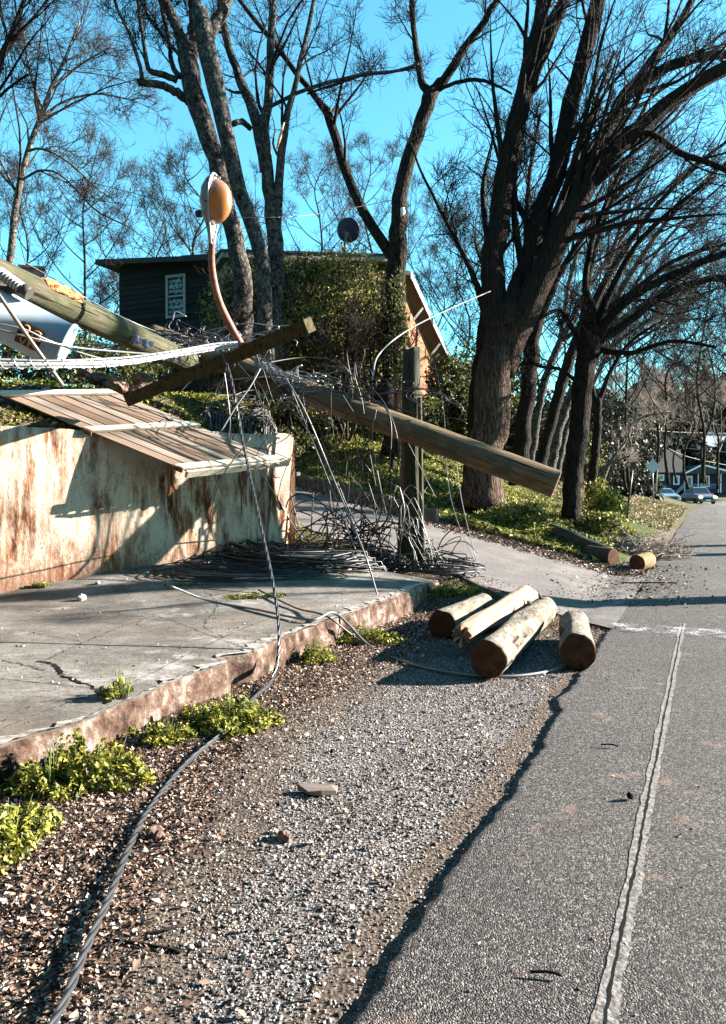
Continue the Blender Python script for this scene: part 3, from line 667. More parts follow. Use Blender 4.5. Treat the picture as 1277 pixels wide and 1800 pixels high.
if un.z < 0: un = -un
def local_obj(name, build, mat, bevel=0):
    """mesh in a local frame X=along slope, Y=across, Z=up"""
    mb = MB(); build(mb); me = bpy.data.meshes.new(name); me.from_pydata(mb.v, [], mb.f); me.update(); me.materials.append(mat)
    o = bpy.data.objects.new(name, me); COL.objects.link(o); o.parent = pn
    R3 = Matrix((lv, un.cross(lv), un)).transposed(); o.rotation_euler = R3.to_euler()
    if bevel: md = o.modifiers.new('bevel', 'BEVEL'); md.width = bevel; md.segments = 1
    return o
yv = un.cross(lv).normalized(); sgn = 1 if yv.dot(wn) > 0 else -1; PL = sl_.length*1.9
skew = wv.dot(lv); WP = math.sqrt(max(.01, wl*wl-skew*skew)); npk = 8; pw = WP/npk
for i in range(npk):
    x0 = random.uniform(-.03, .03); le = PL+random.uniform(-.08, .05)
    sh = lambda tt: 0
    y0 = sgn*(i*pw+.006); y1 = sgn*((i+1)*pw-.006); skew = wv.dot(lv)
    def bb(mb, y0=y0, y1=y1, x0=x0, le=le, i=i):
        z0 = random.uniform(-.006, .004); sx = skew*(i+.5)/npk
        mb.hexa([(x0+sx, y0, z0-.022), (le+sx, y0, z0-.022), (le+sx, y1, z0-.022), (x0+sx, y1, z0-.022), (x0+sx, y0, z0), (le+sx, y0, z0), (le+sx, y1, z0), (x0+sx, y1, z0)])
    o = local_obj('plank', bb, PKM[(i*7) % 3], .003)
for j, (xx, e0_, e1_) in enumerate(((.03, -.03, .02), (PL*.5, -.015, .0), (PL*.97, -.02, -.05))):
    def bb(mb, xx=xx, e0_=e0_, e1_=e1_):
        s0_, s1_ = 0, skew; y0 = sgn*e0_; y1 = sgn*(WP+e1_)
        mb.hexa([(xx, y0, .002), (xx+.14, y0, .002), (xx+.14+s1_, y1, .002), (xx+s1_, y1, .002), (xx, y0, .045), (xx+.14, y0, .045), (xx+.14+s1_, y1, .045), (xx+s1_, y1, .045)])
    local_obj('batten', bb, M['batt'], .004)
def fb(mb):
    mb.hexa([(-.05, sgn*-.03, -.10), (-.012, sgn*-.03, -.10), (-.012+skew, sgn*(WP+.06), -.10), (-.05+skew, sgn*(WP+.06), -.10), (-.05, sgn*-.03, .02), (-.012, sgn*-.03, .02), (-.012+skew, sgn*(WP+.06), .02), (-.05+skew, sgn*(WP+.06), .02)])
local_obj('front_board', fb, M['batt'], .004)
for xx in (.02, PL*.5):
  def eb(mb, xx=xx): mb.hexa([(xx, -sgn*.045, -.03), (xx+.13, -sgn*.045, -.03), (xx+.13, -sgn*.016, -.03), (xx, -sgn*.016, -.03), (xx, -sgn*.045, .05), (xx+.13, -sgn*.045, .05), (xx+.13, -sgn*.016, .05), (xx, -sgn*.016, .05)])
  local_obj('end_block', eb, M['endgrain'])
# loose white board on the wall near the end, small dark wall recess board handled by shadow
# ================================================= LOGS
def log(name, label, a, b, r, mat, extra=None, rb=None, **k):
    a, b = np.array(a), np.array(b); o = thing(name, label, 'log', a); shaft('log_wood', a, b, r, rb or r*.95, mat, o, k=26, n=26, endm=M['logend'], **k)
    if extra: extra(o)
    return o
def gp(px, py, z): return G(px, py, z)
def sm3(x, y): return Vector((float(x[0]), float(x[1]), float(x[2])))
a = G(858, 1160, .17); b = G(957, 1071, .17)
def knots(o):
    mb = MB(); A, B = sm3(a, 0), sm3(b, 0); d = (B-A).normalized(); s = d.cross(Vector((0, 0, 1))).normalized()
    for f, an, ln in ((.78, 1.2, .05), (.92, 1.6, .07)):
        c = A.lerp(B, f)+(s*math.cos(an)*-1+Vector((0, 0, 1))*math.sin(an))*.14; MB().tube([c, c+Vector((-.02, .04, ln))], [.035, .012], 8).build('knot_stub', M['logmoss'], o)
    mb = MB(); c = A.lerp(B, .86)-s*-.13; 
    mb.tube([B+s*.08+Vector((0, 0, -.02)), B+s*.13-d*.22+Vector((0, 0, -.10))], [.05, .01], 7); mb.build('splinter', M['logsplit'], o)
log('log', 'long pale mossy log in front of the peeled split log', a, b, .155, M['logmoss'], knots, wob=.17, seed=1)
a2 = G(1017, 1146, .165); b2 = G(1010, 1096, .165)
log('log', 'short thick pale log lying apart at the right end of the log pile', a2, b2, .155, M['logmoss'], wob=.12, seed=5)
a3 = G(777, 1098, .15); b3 = G(850, 1066, .17)
log('log', 'short grey log with a dark face at the left end of the log pile', a3, b3, .155, M['logmoss'], wob=.15, seed=8)
a4 = G(812, 1118, .21); b4 = G(925, 1052, .23)
o = thing('split_log', 'peeled cream and pink split log with torn jagged ends in the middle of the pile', 'log', a4)
shaft('log_wood', a4, b4, .10, .155, M['logpeel'], o, k=26, n=26, wob=.22, seed=4, endm=M['logsplit'], ragged=(.14, .05))
mb = MB()
for i in range(26):
    f = random.uniform(0, .4); A, B = sm3(a4, 0), sm3(b4, 0); c = A.lerp(B, f); d = (B-A).normalized(); s = d.cross(Vector((0, 0, 1))).normalized(); an = random.uniform(-.3, 3.4)
    rd = s*math.cos(an)+Vector((0, 0, 1))*math.sin(an)*.8; ln = random.uniform(.12, .32); p = c+rd*random.uniform(.05, .085)
    mb.tube([p+d*ln*.6, p, p-d*ln*.4+rd*.01], [.035, .03, .004], 5)
mb.build('torn_fibres', M['logsplit'], o)
# border timber
a5 = G(775, 1003, .33); b5 = G(893, 1062, .10)
o = thing('border_timber', 'long grey green timber lying between the platform weeds and the driveway', 'timber', a5)
shaft('timber', a5, b5, .07, .07, M['pole_w'], o, k=12, wob=.08, seed=12)
# dark log & cut ends across the driveway
a6 = on(1022, 958, .16); b6 = on(1062, 985, .14)
log('log', 'dark mossy curved log at the foot of the bank beyond the driveway', a6-np.array([.5, -.6, -.1]), b6, .17, M['pole_d'], wob=.12, seed=2)
a7 = on(1078, 996, .17)
log('log', 'short dark round log end on the leaves beside the driveway mouth', a7, a7+np.array([-.35, .55, .03]), .17, M['pole_d'], wob=.08, seed=6)
a8 = on(1120, 1004, .15)
log('log', 'short cut log with a yellow orange bark side at the street corner', a8, a8+np.array([.35, .35, .03]), .16, simple('bark_orange', [(.35, (.035, .022, .008)), (.6, (.17, .11, .035))], 9, 5, bump=.01), wob=.08, seed=7)
# ================================================= CABLES
def cable(name, label, pts, r, mat, n=60, k=6, group=None, strands=0, cat='cable', lay=.12, jit=0):
    L = catmull(pts, n)
    if jit: L = L+rng.normal(0, jit, L.shape)
    mb = MB()
    if strands:
        T = nrm(np.gradient(L, axis=0)); ref = np.array([0, 0, 1.]); Rv = nrm(np.cross(T, ref)); Q = np.cross(T, Rv); s = np.concatenate([[0], np.cumsum(np.linalg.norm(np.diff(L, axis=0), axis=1))])
        for i in range(strands):
            ph = 2*math.pi*i/strands+s/lay*1.0; q = L+(Rv*np.cos(ph)[:, None]+Q*np.sin(ph)[:, None])*r*1.05
            mb.tube(q, r, k)
    else: mb.tube(L, r, k)
    o = mb.build(name, mat); tag(o, label, cat, group); return o
M['trip'] = flat('triplex_grey', (.04, .04, .043), .3, .6, .1)
gpt = [on(px, py, h) for px, py, h in ((60, 1880, .04), (112, 1790, .04), (150, 1700, .043), (196, 1590, .045), (232, 1495, .035), (268, 1425, .02), (330, 1348, .024), (400, 1290, .03), (446, 1240, .05))]
top = [at(478, 1195, 6.35), at(491, 1130, 6.6), at(483, 1040, 7.0), at(456, 910, 7.6), at(428, 780, 8.5), at(412, 690, 8.8), at(397, 635, 9.0), at(370, 588, 9.2), at(350, 592, 9.4)]
cable('service_cable', 'thick twisted grey cable running from the hanging wires across the gravel to the lower left', gpt+top, .0075, M['trip'], 700, 8, strands=3, lay=.05)
# pair from centre down to ground near logs
cable('cable', 'grey cable curving on the ground in front of the log pile', [at(300, 1030, 8.6)+np.array([0, 0, 0]), on(370, 1060, .02), on(450, 1075, .02), on(545, 1095, .03), on(590, 1108, .03)]+[on(px, py, .02) for px, py in ((650, 1140), (720, 1170), (800, 1188), (880, 1195), (950, 1188), (1000, 1174))], .014, M['greyc'], 120, group='loose cables round the log pile')
cable('cable', 'thin dark cable lying across the platform edge towards the log pile', [on(455, 1040, .02), on(520, 1072, .02), on(575, 1098, .03), on(640, 1133, .02), on(700, 1140, .02)], .010, M['blk'], 60)
# bundle at left with lashing wire
bundle = thing('cable_bundle', 'horizontal bundle of silver cables lashed with spiral wire in front of the transformer', 'cable bundle', at(0, 636, 6.3))
bp = [at(-80, 640, 6.0), at(0, 637, 6.2), at(120, 638, 6.6), at(220, 633, 7.2), at(320, 618, 8.0), at(380, 608, 8.6), at(418, 604, 9.0)]
L = catmull(bp, 160)
for i, (dy, dz, r, mt) in enumerate(((0, .022, .010, 'greyc'), (.015, 0, .012, 'alum'), (-.01, -.02, .011, 'greyc'), (.01, -.036, .009, 'alum'))):
    mb = MB(); mb.tube(L+np.array([0, dy, dz])+.004*np.sin(np.arange(160)/9+i)[:, None], r, 8); mb.build('strand', M[mt], bundle)
mb = MB(); ph = np.arange(1400)/1400*2*math.pi*26; LL = catmull(bp, 1400); mb.tube(LL+np.stack([0*ph, .034*np.cos(ph), .042*np.sin(ph)-.008], -1), .0035, 5); mb.build('lashing', M['alum'], bundle)
def multi(group, specs, mat, r):
    for lab, pts, *rr in specs: cable('cable', lab, pts, rr[0] if rr else r, mat, 44, 6, group)
A_ = lambda px, py, Yd: at(px, py, Yd+(.9 if 10 <= Yd <= 12.3 else 0))
multi('wires hanging from the pole', [
 ('silver wire slanting from far left across the transformer', [A_(-30, 565, 6.4), A_(40, 578, 6.5), A_(90, 600, 6.7), A_(170, 628, 7.3), A_(250, 640, 8.2)], .008),
 ('second silver wire just below the one slanting across the transformer', [A_(-30, 572, 6.45), A_(50, 592, 6.55), A_(130, 610, 6.9), A_(210, 618, 7.6), A_(262, 622, 8.4)], .009),
 ('thin wire running from upper left down to the pole above the dark house wall', [A_(-20, 425, 8), A_(60, 470, 9), A_(200, 550, 10), A_(300, 592, 10.8), A_(420, 628, 11)], .006),
 ('pale wire loop arching beside the foot of the lamp arm', [A_(350, 590, 9.3), A_(372, 586, 9.2), A_(398, 596, 9.1), A_(416, 606, 9.0), A_(400, 618, 9.05), A_(340, 622, 9.3)], .010),
 ('pale straight wire crossing the hanging cable below the crossarm', [A_(458, 648, 8.9), A_(440, 680, 8.8), A_(415, 715, 8.7), A_(388, 760, 8.6)], .010),
 ('long wire dropping from the pole hardware to the platform edge by the logs', [A_(500, 660, 10.2), A_(540, 730, 10.1), A_(590, 850, 10.0), A_(640, 970, 9.7), A_(668, 1060, 9.6), on(683, 1098, .01)], .012),
 ('thin companion wire hanging beside the long dropping wire', [A_(505, 665, 10.3), A_(548, 770, 10.2), A_(600, 900, 10.0), A_(625, 965, 9.9)], .007),
 ('wire arching from the coil up the white wall', [A_(440, 770, 9.6), A_(385, 850, 9.8), A_(372, 930, 10.2), A_(400, 975, 10.8), on(440, 985, .03)], .009),
 ('pale short wire leaning against the dark shadow on the wall', [A_(433, 868, 11.6), A_(424, 920, 11.5), A_(416, 958, 11.4)], .012),
 ('black wire from the wall end down to the coil', [A_(455, 825, 10.8), A_(490, 880, 11), A_(520, 930, 11.4), on(536, 952, .03)], .012),
 ('thin wire hanging down from the fallen pole beyond the coil', [A_(662, 720, 10.7), A_(655, 770, 10.7), A_(668, 850, 10.7), A_(680, 905, 10.9)], .007),
 ('pale service wire rising from the pole to the big tree', [A_(655, 668, 11), A_(665, 625, 11.6), A_(710, 585, 13), A_(780, 548, 15.5), A_(862, 512, 18)], .014),
 ('thin wire from the house corner past the standing pole', [A_(765, 640, 20), A_(780, 720, 16), A_(790, 860, 14), A_(822, 960, 13.2), on(850, 1010, .02)], .005),
 ('thin wire hanging in front of the tree bank', [A_(800, 790, 12), A_(812, 880, 12.1), A_(835, 975, 12.3), A_(842, 1000, 12.4)], .007),
 ('horizontal wire crossing the sky behind the lamp head', [A_(150, 318, 18), A_(380, 375, 18), A_(460, 382, 18.5), A_(560, 376, 20), A_(690, 352, 21)], .008),
 ('wire curving under the crossarm', [A_(395, 655, 9.6), A_(400, 690, 9.6), A_(405, 740, 9.6), A_(402, 770, 9.7)], .006),
], M['greyc'], .008)
multi('black wires round the standing stub', [
 ('black wire looping from the fallen pole down beside the stub', [A_(560, 640, 11), A_(610, 655, 10.9), A_(670, 700, 10.6), A_(700, 780, 10.5), A_(690, 880, 10.6), A_(660, 960, 10.8)], .010),
 ('black wire arching over the fallen pole towards the stub', [A_(520, 690, 10.6), A_(600, 690, 10.7), A_(680, 720, 10.5), A_(686, 820, 10.4), A_(684, 905, 10.5), A_(655, 940, 10.8)], .012),
 ('black wire from the fallen pole into the coil', [A_(600, 690, 10.8), A_(640, 760, 10.8), A_(660, 850, 10.9), A_(670, 900, 11), A_(640, 965, 11.2)], .010),
 ('black wire rising from the coil to the left of the stub', [A_(560, 985, 11.2), A_(590, 930, 11.4), A_(640, 880, 11.2), A_(680, 890, 11), A_(705, 960, 10.8)], .011),
 ('upright black rod standing in the verge left of the coil', [A_(547, 945, 12.4), A_(549, 905, 12.4), A_(551, 866, 12.4)], .014),
 ('thin upright black rod standing behind the coil', [A_(588, 950, 12.2), A_(584, 905, 12.2), A_(580, 862, 12.2)], .009),
 ('dark branchlike wire crossing the driveway view', [A_(640, 960, 10.9), A_(700, 905, 10.8), A_(760, 968, 10.9), A_(800, 1000, 11)], .007),
 ('dark wire leaning from the stub over the log border', [A_(762, 960, 11), A_(790, 1000, 11), A_(830, 1035, 11), on(880, 1062, .02)], .009),
 ('dark thin wire sagging behind the crossarm towards the house', [A_(455, 640, 11.3), A_(540, 628, 12.0), A_(600, 640, 12.5), A_(640, 690, 11.8), A_(690, 730, 11)], .008),
], M['blk'], .010)
# tangle / coils
def tangle(name, label, c, rx, ry, rz_, nl, r, mat, seed, tilt=.25, rot=0):
    g = np.random.default_rng(seed); mb = MB()
    for i in range(nl):
        a0 = g.random()*6.28; sp = g.uniform(3.5, 8.5); n_ = int(sp*9); t = np.linspace(0, sp, n_)+a0
        k = g.uniform(.55, 1.1, 2); ph = g.random(4)*6.28; off = g.normal(0, .16, 3)
        x = np.cos(t)*rx*k[0]*(1+.12*np.sin(2.3*t+ph[0]))+off[0]*rx; y = np.sin(t)*ry*k[1]*(1+.15*np.sin(1.7*t+ph[1]))+off[1]*ry
        zz = rz_*(g.random()*.8+.5*np.abs(np.sin(t*.9+ph[2]))*g.random())
        X_ = c[0]+x*math.cos(rot)-y*math.sin(rot); Y_ = c[1]+x*math.sin(rot)+y*math.cos(rot)
        Z_ = surf(X_, Y_)+.015+np.maximum(0, zz)
        mb.tube(np.stack([X_, Y_, Z_], -1), r*g.uniform(.7, 1.25), 5)
    o = mb.build(name, mat); tag(o, label, 'cable coil'); return o
tangle('cable_coil', 'flat tangled coil of black wire heaped between the wall end and the stub pole', (-.75, 11.9), 1.25, .95, .20, 60, .0115, M['blk'], 3, rot=.2)
tangle('cable_coil', 'grey loops of cable mixed through the black coil by the wall end', (-.9, 11.75), 1.15, .75, .17, 11, .009, M['greyc'], 5, rot=.2)
tangle('cable_coil', 'looser black loops spilling from the coil onto the platform', (-1.15, 11.0), 1.05, .45, .03, 14, .010, M['blk'], 8, rot=.15)
tangle('cable_coil', 'black loops spilling right of the stub pole over the border timber', (1.15, 11.7), .6, .40, .22, 11, .010, M['blk'], 12)
# upright messy loops near the stub
def bush_wire(name, label, c, n_, sx, sz, r, mat, seed):
    g = np.random.default_rng(seed); mb = MB()
    for i in range(n_):
        p = np.array(c)+g.normal(0, 1, 3)*np.array([sx*.5, .12, .06]); pts = [p]
        d = np.array([g.normal(0, 1), g.normal(0, .4), abs(g.normal(0, 1))]); 
        for j in range(6): d = d*.7+g.normal(0, .5, 3)*np.array([1, .5, 1]); d[2] -= .12*j; p = p+d*np.array([sx, .2, sz])*.38; p[2] = max(p[2], float(surf(p[0], p[1]))+.02); pts.append(p)
        mb.tube(catmull(pts, 30), r*g.uniform(.7, 1.2), 5)
    o = mb.build(name, mat); tag(o, label, 'wire tangle'); return o
bush_wire('wire_tangle', 'springy black wires standing up from the coil left of the stub pole', at(640, 945, 12.1), 30, .5, .45, .011, M['blk'], 4)
bush_wire('wire_tangle', 'knot of white and silver wire ends wrapped round the foot of the stub pole', at(728, 935, 11.8), 17, .22, .42, .007, flat('wire_white', (.22, .22, .22), .4, .5, .3), 6)
bush_wire('wire_tangle', 'snarl of grey wires round the pole halves where the pole snapped', at(330, 606, 11.9), 40, .75, .2, .009, M['greyc'], 9)
bush_wire('wire_tangle', 'snarl of black wires round the snapped pole', at(300, 600, 11.6), 22, .6, .18, .009, M['blk'], 19)
bush_wire('wire_tangle', 'silver wire ends sprouting above the joint of the fallen pole', at(560, 662, 11.9), 16, .42, .10, .008, M['alum'], 10)
bush_wire('wire_tangle', 'thin loops dangling below the joint of the fallen pole', at(525, 700, 11.7), 8, .22, .2, .005, M['greyc'], 11)
bush_wire('wire_tangle', 'dense dark strands hanging between the fallen pole and the coil', at(600, 830, 11.8), 26, .55, .9, .007, M['blk'], 41)
bush_wire('wire_tangle', 'dark loops sprawled over the driveway edge left of the stub pole', at(560, 965, 12.3), 30, .7, .3, .010, M['blk'], 42)
bush_wire('wire_tangle', 'dark loops sprawled round the right foot of the stub pole', at(770, 985, 11.9), 20, .35, .3, .009, M['blk'], 43)
bush_wire('wire_tangle', 'dark strands draped over the fallen pole near the metal clamps', at(590, 690, 11.9), 26, .7, .28, .008, M['blk'], 44)
bush_wire('wire_tangle', 'loose dark strands under the crossarm above the plank panel', at(440, 720, 11.2), 18, .5, .5, .006, M['blk'], 45)
tangle('cable_coil', 'dark strands strewn over the platform in front of the white wall end', (-1.6, 10.6), 1.1, .5, .03, 12, .007, M['blk'], 51, rot=.1)
# ================================================= LOOSE DEBRIS
def rock(name, label, c, s, mat, seed, fl=.6, cat='stone'):
    bm = bmesh.new(); bmesh.ops.create_icosphere(bm, subdivisions=3, radius=1)
    for v in bm.verts:
        nn = mnoise.noise(v.co*1.3+Vector((seed, 0, 0)))*.45+mnoise.noise(v.co*3+Vector((seed, 3, 0)))*.2
        v.co = v.co*(1+nn); v.co.x *= s[0]; v.co.y *= s[1]; v.co.z *= s[2]
    me = bpy.data.meshes.new(name); bm.to_mesh(me); bm.free(); me.materials.append(mat); o = bpy.data.objects.new(name, me); COL.objects.link(o)
    o.location = [float(x) for x in c]; o.rotation_euler = (0, 0, seed); tag(o, label, cat); return o
M['stone'] = simple('stone_pale', [(.3, (.25, .23, .21)), (.7, (.5, .48, .45))], 12, 6, bump=.01); M['stoned'] = simple('stone_brown', [(.3, (.05, .03, .022)), (.7, (.20, .13, .10))], 12, 6, bump=.01)
rock('stone', 'small white stone on the concrete platform near the wall', on(144, 1056, .03), (.055, .045, .04), M['stone'], 1)
rock('stone', 'tiny pale stone at the foot of the white wall', on(172, 1028, .02), (.04, .03, .025), M['stone'], 2)
rock('stone', 'brown jagged stone beside the twisted cable on the gravel', on(272, 1478, .02), (.045, .04, .04), M['stoned'], 3)
rock('stone', 'small brown stone in the middle of the gravel', on(500, 1478, .015), (.04, .03, .03), M['stoned'], 5)
rock('stone', 'small black stone on the asphalt beside the road joint', on(1108, 1406, .012), (.016, .018, .016), M['crackm'], 6)
# flat bark chip
mb = MB(); c = on(560, 1398, .0)
top_ = [(-.115, .05), (-.06, .055), (.06, .04), (.10, .045), (.095, -.03), (.02, -.05), (-.05, -.03), (-.085, .01)]
vs = [(c[0]+x, c[1]+y, c[2]+.035+.008*math.sin(x*40)) for x, y in top_]+[(c[0]+x, c[1]+y, c[2]+.012) for x, y in top_]; kk = len(top_)
mb.add(vs, [tuple(range(kk))[::-1], tuple(range(kk, 2*kk))]+[(i, (i+1) % kk, (i+1) % kk+kk, i+kk) for i in range(kk)])
tag(mb.build('bark_chip', simple('chip_wood', [(.3, (.09, .07, .06)), (.7, (.22, .18, .16))], 30, 5, (.1, 1, 1), .003)), 'flat grey brown chip of wood lying on the gravel', 'wood chip')
# rubble and root debris on the bank behind the wall
for i, (px, py, Yd, s) in enumerate(((205, 678, 11.6, .16), (238, 690, 11.8, .13), (175, 665, 11.9, .12), (250, 668, 12.1, .14), (150, 655, 12.2, .10))):
    rock('rubble', ['grey brown clod beside the foot of the crossarm', 'dark clod of earth under the crossarm end', 'brown clod left of the crossarm foot', 'grey slab of rubble above the crossarm foot', 'small brown clod uphill of the plank panel'][i], at(px, py, Yd), (s*1.5, s, s*.8), M['stoned'], i+11, cat='rubble')
# scattered twigs on gravel
tw = MB()
g = np.random.default_rng(31)
def twig_thing(px, py, ln, ang, r, label):
    c = on(px, py, .006); d = np.array([math.cos(ang), math.sin(ang), 0]); pts = [c-d*ln/2, c+np.array([g.normal(0, .012), g.normal(0, .012), .004]), c+d*ln/2]
    tag(MB().tube(catmull(pts, 12), r, 6).build('twig', M['twig_black']), label, 'twig')
twig_thing(250, 1670, .30, -.25, .007, 'dark curved twig lying on the gravel right of the twisted cable')
twig_thing(285, 1640, .12, .5, .006, 'short dark twig on the gravel near the twisted cable')
twig_thing(1072, 1312, .10, -.3, .005, 'tiny dark twig on the asphalt left of the road joint')
twig_thing(960, 1720, .10, -.2, .005, 'tiny twig near the bottom of the asphalt')
twig_thing(1140, 1025, .9, .05, .012, 'thin straight stick on the street corner right of the orange log')
# ---- gravel stones, leaf litter (stuff)
ico = bmesh.new(); bmesh.ops.create_icosphere(ico, subdivisions=1, radius=1); iv = np.array([v.co[:] for v in ico.verts]); fi = np.array([[v.index for v in f.verts] for f in ico.faces]); ico.free()
def scatter_stones(name, pts, size, mat, label):
    n_ = len(pts); g = np.random.default_rng(3)
    S = size[:, None]*g.uniform(.6, 1.25, (n_, 3))*np.array([1, 1, .65]); a = g.random(n_)*6.28
    V = iv[None]*(1+.22*g.normal(0, 1, (n_, len(iv), 1)))*S[:, None]; ca_, sa_ = np.cos(a)[:, None], np.sin(a)[:, None]
    V = np.stack([V[..., 0]*ca_-V[..., 1]*sa_, V[..., 0]*sa_+V[..., 1]*ca_, V[..., 2]], -1)+pts[:, None, :]
    Fq = (fi[None]+(np.arange(n_)*len(iv))[:, None, None]).reshape(-1, 3); o = link(name, npmesh(name, V, Fq), mat); return tag(o, label, 'gravel', kind='stuff')
def rand_island(name, stops, rough=.85, tr=0):
    m, t, b = NM(name, rough, .2); n = N(t); n.col(b, n.ramp(n.geo.outputs['Random Per Island'], stops)); return m
M['gr'] = rand_island('gravel_bits', [(0, (.03, .026, .024)), (.35, (.11, .10, .095)), (.7, (.22, .20, .19)), (.93, (.34, .32, .30)), (1, (.55, .52, .5))])
def uvpts(n_, u0, u1, v0, v1, dens, s=1.0):
    g = np.random.default_rng(int(abs(u0*100)+v0*10+n_)); v = v0+(v1-v0)*g.random(n_)**1.7; u = u0+(u1-u0)*g.random(n_); x, y = xy(u, v); k = g.random(n_) < dens(u, v, x, y); return u[k], v[k], x[k], y[k]
u_, v_, x_, y_ = uvpts(170000, -.1, 2.1, -1.8, 6.8, lambda u, v, x, y: np.clip(sst((np.clip(.78+.36*v, .7, 1.6)-u)/.45+.3)*sst((u+.05)/.3)*(.45+.55*(nz(x, y, 1.4)+.3)), .30, 1))
scatter_stones('gravel', np.stack([x_, y_, ground_h(x_, y_)+.002], -1), np.clip(np.random.default_rng(1).lognormal(-5.65, .5, len(x_)), .003, .016), M['gr'], 'pale grey crushed gravel on the shoulder between the weeds and the asphalt')
def leaf_cards(P_, size, g, tilt=1.0, curl=.25, aspect=.6):
    n_ = len(P_); a = g.random(n_)*6.28; nrmv = nrm(np.stack([g.normal(0, tilt, n_), g.normal(0, tilt, n_), np.ones(n_)], -1))
    t1 = nrm(np.cross(nrmv, np.stack([np.cos(a), np.sin(a), np.zeros(n_)], -1))); t2 = np.cross(nrmv, t1); s = size[:, None]
    mid = P_; tip = P_+t1*s; tail = P_-t1*s; l = P_+t2*s*aspect+nrmv*s*curl; r = P_-t2*s*aspect+nrmv*s*curl
    V = np.stack([tail, l, tip, r], 1); Fq = np.arange(n_*4).reshape(n_, 4)
    Fq = np.concatenate([Fq[:, [0, 1, 2]], Fq[:, [0, 2, 3]]]); return V.reshape(-1, 3), Fq
M['leaf'] = rand_island('dry_leaves', [(0, (.02, .012, .008)), (.35, (.085, .05, .035)), (.65, (.20, .135, .10)), (.88, (.36, .27, .21)), (1, (.58, .50, .44))])
def leaflit(name, x, y, size, label, lift=.012):
    g = np.random.default_rng(17); P_ = np.stack([x, y, np.maximum(ground_h(x, y), 0)+lift*g.random(len(x))+.004], -1)
    V, Fq = leaf_cards(P_, size*np.clip(g.lognormal(-.1, .45, len(x)), .35, 2.6), g, .55); return tag(link(name, npmesh(name, V, Fq), M['leaf']), label, 'leaf litter', kind='stuff')
u1a, v1a, x1, y1 = uvpts(190000, .1, 2.5, -1.8, 9.5, lambda u, v, x, y: np.clip((u-np.clip(.78+.36*v, .7, 1.6)+.15)/.4, .08, 1)*(.5+.5*np.clip(nz(x, y, 2)+.7, 0, 1)))
u2, v2, x2, y2 = uvpts(26000, -.1, 2.4, 5.2, 8.6, lambda u, v, x, y: np.exp(-((v-7.2)/1.1)**2)*.8)
leaflit('leaf_litter', np.concatenate([x1, x2]), np.concatenate([y1, y2]), .0092, 'brown dry leaves and wood chips beside the kerb')
g = np.random.default_rng(23); uu = g.uniform(.0, 9, 60000); vv_ = vfar(uu)+g.normal(.15, .35, 60000); k = g.random(60000) < .9*np.exp(-uu/6); x3, y3 = xy(uu[k], vv_[k])
leaflit('leaf_litter', x3, y3, .024, 'brown leaf litter along the far edge of the driveway', .03)
uu = g.normal(0, .5, 9000); vv_ = g.uniform(9, 15, 9000); x4, y4 = xy(uu, vv_); k = g.random(9000) < .22; leaflit('leaf_litter', x4[k], y4[k], .02, 'scattered leaves where the driveway meets the street', .05)
# sparse litter flecks on platform / road grit
M['grit'] = rand_island('grit', [(0, (.02, .02, .02)), (.5, (.10, .07, .05)), (1, (.5, .46, .42))])
uu = g.uniform(-4.5, 0, 2500); vv_ = g.uniform(-1.5, 12, 2500); x5, y5 = xy(uu, vv_)
scatter_stones('road_grit', np.stack([x5, y5, rz(uu)+.002], -1), np.clip(g.lognormal(-5.6, .4, len(x5)), .002, .009), M['grit'], 'loose grit scattered over the asphalt')
uu = g.uniform(2.6, 6, 700); vv_ = g.uniform(-1, 8, 700); x6, y6 = xy(uu, vv_); k = wdist(x6, y6) > .1; x6, y6, uu, vv_ = x6[k], y6[k], uu[k], vv_[k]
scatter_stones('platform_grit', np.stack([x6, y6, slabz(uu, vv_)+.006], -1), np.clip(g.lognormal(-5.3, .5, len(x6)), .002, .014), M['grit'], 'crumbs of grit on the concrete platform')
# ================================================= FOLIAGE
M['weed'] = foliage('weed_leaves', [(.2, (.02, .03, .006)), (.45, (.12, .135, .018)), (.68, (.33, .31, .04)), (.9, (.48, .43, .13))], 9)
M['weedd'] = foliage('weed_dark', [(.25, (.02, .035, .008)), (.5, (.08, .11, .02)), (.8, (.22, .26, .05))], 6)
M['ivy'] = foliage('holly_leaves', [(.2, (.010, .013, .004)), (.42, (.06, .072, .015)), (.60, (.22, .22, .05)), (.8, (.46, .43, .15))], 2.2)
M['bank'] = foliage('bank_leaves', [(.25, (.02, .024, .005)), (.5, (.14, .145, .028)), (.8, (.36, .35, .09))], 1.2)
M['brush'] = foliage('dry_brush', [(.25, (.07, .05, .03)), (.6, (.25, .18, .11)), (.85, (.45, .36, .25))], 3)
M['everg'] = foliage('evergreen', [(.25, (.008, .012, .005)), (.5, (.05, .062, .018)), (.78, (.20, .21, .06))], .8)
M['farev'] = foliage('far_evergreen', [(.25, (.006, .007, .005)), (.6, (.022, .024, .016)), (.88, (.10, .10, .08))], .4)
M['dryg'] = foliage('dry_grass', [(.2, (.05, .05, .015)), (.5, (.17, .14, .06)), (.8, (.34, .28, .16))], 1)
